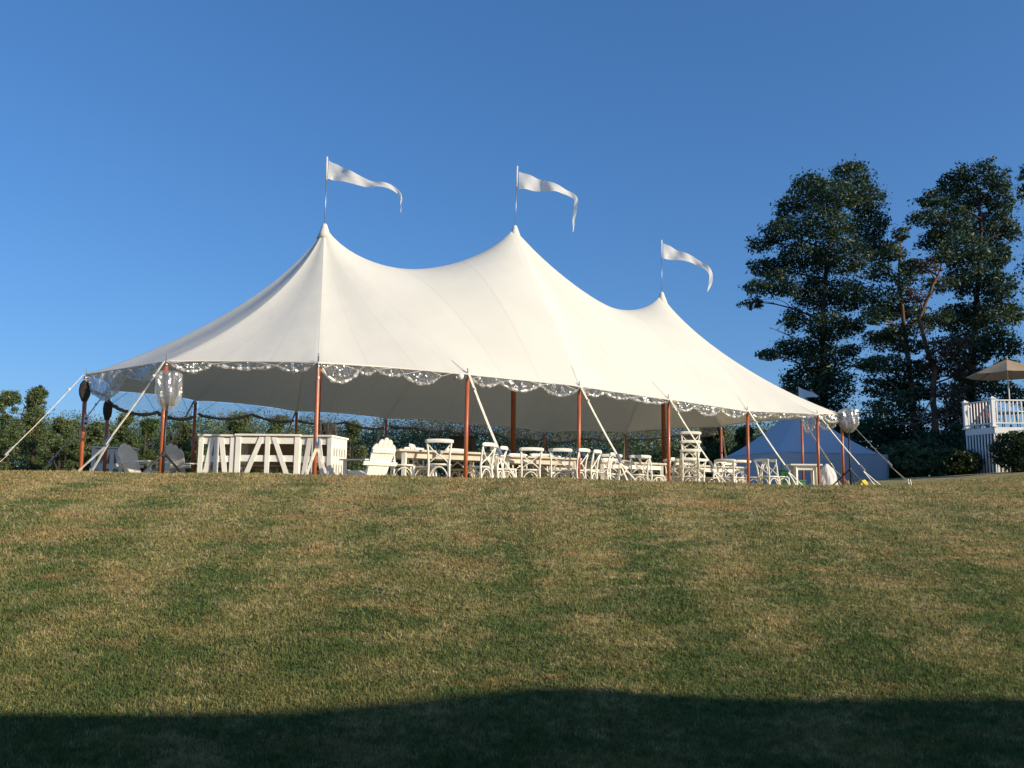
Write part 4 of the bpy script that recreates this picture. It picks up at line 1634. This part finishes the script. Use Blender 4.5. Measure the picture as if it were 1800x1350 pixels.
def limb(mb_, p, q, r0_, r1_, rnd, bend=.12):
    p, q = Vector(p), Vector(q)
    L = (q - p).length
    pts, rs = [], []
    off = Vector((rnd.uniform(-1, 1), rnd.uniform(-1, 1), rnd.uniform(-.2, 1))) * L * bend
    for k in range(6):
        t = k / 5
        pts.append(p.lerp(q, t) + off * math.sin(math.pi * t))
        rs.append(r0_ + (r1_ - r0_) * t)
    mb_.tube(pts, rs, 6)
    return pts


def tree_px(name, label, Y, trunk, tr, lobes, mats, density, leaf, seed, bark=None, dead=(), group=None, flat=.7, clump=.19):
    """trunk: photo-pixel polyline at distance Y; lobes: (px, py, rx, ry, material index, depth offset)"""
    rnd = random.Random(seed)
    k = Y / F_
    base = pix(*trunk[0], Y)
    base[2] = G(base[0], Y) - .1
    t = thing(name, label, 'tree', base, group=group)
    T = [base] + [pix(x, y, Y) for x, y in trunk[1:]]
    T = [Vector(p - base) for p in T]
    mbt = MB()
    nn = len(T)
    fine_, rs = [], []
    for i in range(nn - 1):
        for s in range(4):
            f = (i + s / 4) / (nn - 1)
            fine_.append(T[i].lerp(T[i + 1], s / 4) + Vector((rnd.uniform(-.04, .04), rnd.uniform(-.04, .04), 0)))
            rs.append(tr * (1 - .75 * f) * (1.35 if f == 0 else 1))
    mbt.tube(fine_, rs, 9)
    clouds = {}
    for li, (x, y, rx, ry, mi, dz) in enumerate(lobes):
        c = pix(x, y, Y + dz)
        RD = (rx * k, max(rx, ry) * k * .95, ry * k)
        vol = rx * ry * k * k
        N = int(density * vol * 1350)
        N = max(N, 60)
        clouds.setdefault(mi, []).append(leaf_cloud(c, RD, N, leaf, seed * 100 + li, flat=flat, clump=clump, fill=.52))
        # a limb from the trunk to the lobe, with twigs
        tgt = Vector(c - base)
        cand = [p for p in fine_ if p.z < tgt.z - .2 * abs(tgt.x - p.x)] or [fine_[0]]
        st = min(cand, key=lambda p: (p - tgt).length + .4 * abs(p.z - (tgt.z - 1.0)))
        pp = limb(mbt, st, tgt, tr * .26, tr * .06, rnd)
        for _ in range(4):
            d = Vector((rnd.uniform(-1, 1) * RD[0], rnd.uniform(-1, 1) * RD[1], rnd.uniform(-.6, 1) * RD[2])) * .8
            limb(mbt, pp[rnd.choice((2, 3, 4))], tgt + d, tr * .11, tr * .03, rnd)
    mbt.build('trunk', bark or M_BARK, t, smooth=True)
    for mi, cl in clouds.items():
        o = crown_obj('crown', cl, mats[mi], t, base)
        if len(clouds) > 1:
            o['label'] = 'green needles' if mi == 0 else 'brown dead needles'
    if dead:
        dm = MB()
        for (x0, y0, x1, y1) in dead:
            p, q = pix(x0, y0, Y - .3) - base, pix(x1, y1, Y - .9) - base
            pp = limb(dm, p, q, .06, .018, rnd, .08)
            for _ in range(3):
                s = pp[rnd.choice((2, 3, 4))]
                limb(dm, s, Vector(s) + Vector((rnd.uniform(-.8, .8), rnd.uniform(-.6, .6), rnd.uniform(-.4, .7))), .025, .008, rnd, .1)
        dm.build('dead_branch', M_DEAD, t)
    return t


tree_px('broadleaf_tree', 'tallest dark broadleaf tree, left of the group beyond the tent', 52,
        [(1452, 832), (1450, 740), (1446, 640), (1448, 540), (1455, 440), (1480, 340)], .27,
        [(1497, 305, 40, 24, 0, 0), (1420, 326, 38, 24, 0, 1), (1460, 345, 50, 34, 0, -1), (1520, 350, 44, 34, 0, 0), (1392, 362, 34, 26, 0, 1), (1445, 395, 56, 38, 0, -1), (1525, 398, 46, 34, 0, 1),
         (1372, 405, 36, 26, 0, -1), (1340, 428, 28, 16, 0, 0), (1345, 470, 36, 22, 0, 1), (1330, 505, 28, 17, 0, -1), (1322, 532, 24, 10, 0, 0), (1410, 455, 52, 38, 0, 0), (1485, 450, 58, 42, 0, -1), (1545, 440, 30, 30, 0, 1),
         (1375, 500, 36, 26, 0, -1), (1430, 515, 46, 36, 0, 1), (1490, 520, 46, 36, 0, 0), (1395, 560, 26, 26, 0, 1), (1455, 575, 44, 34, 0, -1), (1500, 575, 28, 20, 0, 1),
         (1400, 612, 46, 22, 0, 0), (1352, 624, 24, 13, 0, -1), (1445, 630, 52, 34, 0, 0), (1495, 615, 24, 14, 0, 1), (1415, 668, 50, 30, 0, 1), (1465, 680, 46, 34, 0, -1), (1390, 690, 28, 16, 0, 0), (1440, 725, 56, 34, 0, 0), (1450, 775, 60, 38, 0, 1)],
        [L_OAK], 1.3, .094, 11, dead=[(1440, 620, 1352, 576), (1470, 655, 1530, 628), (1470, 640, 1540, 655)])
tree_px('broadleaf_tree', 'dark broadleaf tree right of the group, above the umbrella', 50,
        [(1702, 832), (1706, 720), (1712, 620), (1718, 520), (1724, 430), (1722, 340)], .28,
        [(1716, 302, 44, 18, 0, 0), (1672, 322, 34, 20, 0, 1), (1752, 318, 30, 20, 0, -1), (1640, 352, 30, 22, 0, 0), (1695, 350, 46, 32, 0, 1), (1758, 358, 30, 34, 0, 0), (1622, 384, 26, 18, 0, -1), (1668, 395, 50, 34, 0, 0), (1740, 400, 48, 34, 0, 1), (1782, 410, 16, 20, 0, 0),
         (1690, 440, 50, 32, 0, -1), (1752, 450, 30, 32, 0, 1), (1640, 425, 34, 20, 0, 1), (1700, 490, 52, 34, 0, 0), (1756, 505, 34, 36, 0, -1), (1740, 555, 50, 36, 0, 0), (1780, 550, 20, 26, 0, 1), (1690, 560, 46, 36, 0, 1), (1755, 605, 44, 30, 0, -1), (1700, 620, 50, 34, 0, 0), (1770, 650, 34, 20, 0, 1), (1720, 675, 56, 30, 0, 0), (1700, 725, 50, 34, 0, 1), (1775, 690, 30, 20, 0, 0)],
        [L_OAK], 1.3, .094, 12)
tree_px('broadleaf_tree', 'dark broadleaf tree cut off by the picture\'s right edge', 53,
        [(1868, 832), (1866, 680), (1860, 520), (1856, 380)], .4,
        [(1812, 305, 26, 18, 0, 0), (1806, 335, 22, 20, 0, 0), (1850, 320, 40, 40, 0, 1), (1860, 400, 50, 50, 0, 0), (1836, 470, 40, 34, 0, 0), (1870, 540, 50, 40, 0, 0), (1850, 620, 50, 40, 0, 0), (1840, 700, 50, 40, 0, 0)],
        [L_OAK], 1.25, .09, 13)
tree_px('pine_tree', 'scruffy pine with bare orange trunk between the two big trees', 47,
        [(1624, 834), (1620, 800), (1612, 762), (1606, 735), (1604, 700), (1598, 640), (1590, 580), (1580, 500), (1582, 430)], .24,
        [(1582, 412, 20, 16, 0, 0), (1572, 445, 28, 18, 0, 0), (1545, 480, 30, 20, 0, 1), (1590, 490, 30, 18, 0, -1), (1558, 520, 40, 22, 0, 0), (1540, 555, 34, 18, 0, -1), (1600, 545, 32, 20, 0, 1), (1575, 585, 36, 20, 0, 0), (1535, 595, 26, 12, 0, 1), (1560, 640, 40, 22, 0, -1), (1592, 660, 40, 26, 0, 0), (1545, 680, 36, 22, 0, 1), (1575, 705, 48, 26, 0, 0), (1540, 735, 40, 28, 0, -1), (1560, 770, 40, 24, 0, 1), (1600, 610, 30, 18, 0, 0), (1618, 572, 34, 20, 0, 2), (1556, 548, 40, 24, 0, 2), (1530, 642, 34, 20, 0, 2), (1598, 690, 40, 26, 0, 2), (1630, 655, 34, 22, 0, 3), (1560, 600, 40, 24, 0, 3), (1600, 470, 26, 16, 0, 1), (1605, 735, 40, 26, 0, 3)],
        [L_PINE], 1.3, .085, 14, bark=M_PINEBARK, dead=[(1604, 705, 1578, 690), (1606, 735, 1640, 752), (1612, 768, 1650, 778), (1604, 745, 1580, 748)], flat=.38, clump=.22)
tree_px('pine_tree', 'dying pine with brown needles behind the deck railing', 46,
        [(1650, 833), (1648, 790), (1643, 740), (1640, 700), (1642, 650), (1626, 600), (1616, 560), (1640, 500), (1655, 470)], .22,
        [(1655, 452, 30, 16, 0, 0), (1625, 470, 30, 14, 1, 0), (1600, 465, 24, 13, 0, 1), (1650, 500, 36, 18, 0, 1), (1612, 520, 30, 14, 1, -1), (1650, 560, 34, 18, 0, 0), (1660, 610, 44, 22, 1, -1), (1690, 600, 28, 16, 0, 1), (1632, 640, 28, 14, 1, 0), (1675, 640, 36, 18, 1, 1), (1695, 655, 34, 18, 1, 0), (1665, 690, 42, 22, 1, 0), (1625, 690, 30, 18, 0, 1), (1690, 715, 30, 20, 1, -1), (1655, 735, 36, 18, 1, 1), (1680, 760, 34, 22, 0, 1), (1640, 780, 34, 20, 0, 1)],
        [L_PINE, L_BROWN], 1.25, .08, 15, bark=M_PINEBARK, dead=[(1645, 740, 1690, 725), (1640, 700, 1620, 740), (1650, 770, 1700, 730)], flat=.38, clump=.22)


def shrub(name, label, x, y, rx, h, m, N, leaf, seed, squash=1.0):
    z = G(x, y)
    t = thing(name, label, 'shrub', (x, y, z))
    cl = [leaf_cloud((x, y, z + h * .48), (rx * .96, rx * .9, h * .50), N, leaf, seed, clump=.10, sub=N // 22, shell=.9)]
    crown_obj('foliage', cl, m, t, (x, y, z))
    core = MB()
    r = random.Random(seed)
    for k in range(9):
        a = r.uniform(0, 6.28)
        core.tube([(0.05 * math.cos(a), .05 * math.sin(a), -.04), (rx * .5 * math.cos(a), rx * .5 * math.sin(a), h * r.uniform(.5, .85))], [.03, .01], 5)
    core.build('stem', M_BARK, t)


p = pix(1786, 830, 29.0)
shrub('hedge_shrub', 'clipped round shrub in front of the deck, sunlit on its right', p[0] + .27, 29.0, 1.0, 1.45, L_HEDGE, 16000, .045, 1)
p = pix(1690, 830, 33.0)
shrub('hedge_shrub', 'low dark clipped shrub left of the deck skirt', p[0] - .40, 32.4, .85, .95, L_HEDGE, 12000, .045, 2)
p = pix(1655, 830, 36.0)
shrub('garden_shrub', 'loose olive shrub between the pine trunks and the clipped shrub', p[0], 36.0, 1.1, 1.15, L_FAR, 7000, .07, 3)
p = pix(1588, 830, 41.0)
shrub('garden_shrub', 'olive green shrub right of the small shaded tent', p[0], 41.0, 1.3, 1.7, L_FAR, 8000, .08, 4)
p = pix(1700, 830, 44.0)
shrub('garden_shrub', 'dark tangled shrub under the pines', p[0], 45.0, 3.2, 2.6, L_OAK, 9000, .12, 5)
p = pix(1500, 830, 52.0)
shrub('garden_shrub', 'dark undergrowth behind the small tent', p[0], 50.0, 4.5, 3.6, L_OAK, 12000, .14, 6)

# the far wood: single trees that stand out, and a mass behind them
def far_tree(label, px, top, Y, wpx, seed, m=L_FAR, N=24000):
    rnd = random.Random(seed)
    c = pix(px, top, Y)
    x, zt = c[0], c[2]
    zb = G(x, Y) - .2
    hgt = zt - zb
    rx = wpx * Y / F_ / 2
    t = thing('broadleaf_tree', label, 'tree', (x, Y, zb), group='trees of the far wood')
    cl = []
    for k in range(26):
        f = rnd.uniform(.04, .95)
        wide = rx * (1.0 - .75 * max(0, (f - .45) / .55) ** 1.4)
        a = rnd.uniform(0, 6.28)
        d = rnd.uniform(.1, .95)
        cl.append(leaf_cloud((x + math.cos(a) * wide * d, Y + math.sin(a) * wide * d, zb + hgt * f), (wide * rnd.uniform(.25, .5), wide * .45, hgt * rnd.uniform(.06, .11)), N // 26, .068, seed * 50 + k, clump=.28))
    cl.append(leaf_cloud((x, Y, zt - .06 * hgt), (rx * .35, rx * .35, hgt * .07), N // 12, .065, seed * 50 + 40, clump=.3))
    crown_obj('crown', cl, m, t, (x, Y, zb))
    mt = MB()
    mt.tube([(0, 0, -.1), (rnd.uniform(-.1, .1), 0, hgt * .4), (rnd.uniform(-.3, .3), 0, hgt * .9)], [.18, .13, .03], 8)
    for k in range(7):
        a = rnd.uniform(0, 6.28)
        limb(mt, (0, 0, hgt * rnd.uniform(.2, .6)), (math.cos(a) * rx * .7, math.sin(a) * rx * .7, hgt * rnd.uniform(.5, .9)), .07, .015, rnd)
    mt.build('trunk', M_BARK, t, smooth=True)


far_tree('leafy tree at the far left edge of the wood', 14, 690, 58, 80, 1)
far_tree('tallest ragged tree of the far left wood, left of the guy strap', 66, 682, 60, 75, 2)
far_tree('tree of the far wood crossed by the long left guy strap', 112, 738, 57, 75, 3)
far_tree('tree of the far wood just left of the leftmost tent pole', 132, 742, 63, 60, 4)
far_tree('tree of the far wood between the two end poles', 172, 744, 60, 70, 5)
far_tree('tree of the far wood right of the end poles, above the lone bar', 222, 728, 62, 70, 6)
far_tree('yellowish tree of the far wood behind the left tripod', 262, 738, 56, 72, 7, L_LITE)
far_tree('tree of the far wood behind the shaded adirondack chair', 318, 742, 63, 66, 8)
far_tree('rounded tree of the far wood above the left bar', 420, 728, 60, 110, 9)
far_tree('rounded tree of the far wood above the middle bar', 490, 732, 58, 90, 10)
far_tree('dark tree of the far wood right of the covered speaker', 620, 742, 56, 80, 11)
far_tree('bright sunlit tree seen under the tent beside the chair stack', 1250, 742, 50, 90, 12, L_LITE)
far_tree('bright sunlit tree seen under the tent right of the chair stack', 1312, 752, 47, 70, 13, L_LITE)

cl = []
r_ = np.random.default_rng(99)
for k in range(130):
    px = -40 + 1500 * (k + r_.random()) / 130
    Y = 64 + 14 * r_.random()
    c = pix(px, 878 - (98 + 40 * r_.random()), Y)
    hz = c[2] - G(c[0], Y)
    cl.append(leaf_cloud((c[0], Y, c[2] - .8), (2.6, 2.2, 1.7), 2100, .078, 3000 + k, clump=.3))
    cl.append(leaf_cloud((c[0], Y - 1.5, G(c[0], Y) + 1.6), (2.6, 1.8, 2.1), 1300, .11, 5000 + k, clump=.3))
Vw = np.concatenate([c[0] for c in cl])
me = np_mesh('distant_wood', Vw, np.arange(len(Vw)), 4, L_FAR)
add_tint(me, np.concatenate([c[1] for c in cl])[:len(me.polygons)])
tag(mesh_obj('distant_wood', me), 'dense green wood beyond the lawn, seen under the tent', 'wood', kind='stuff')
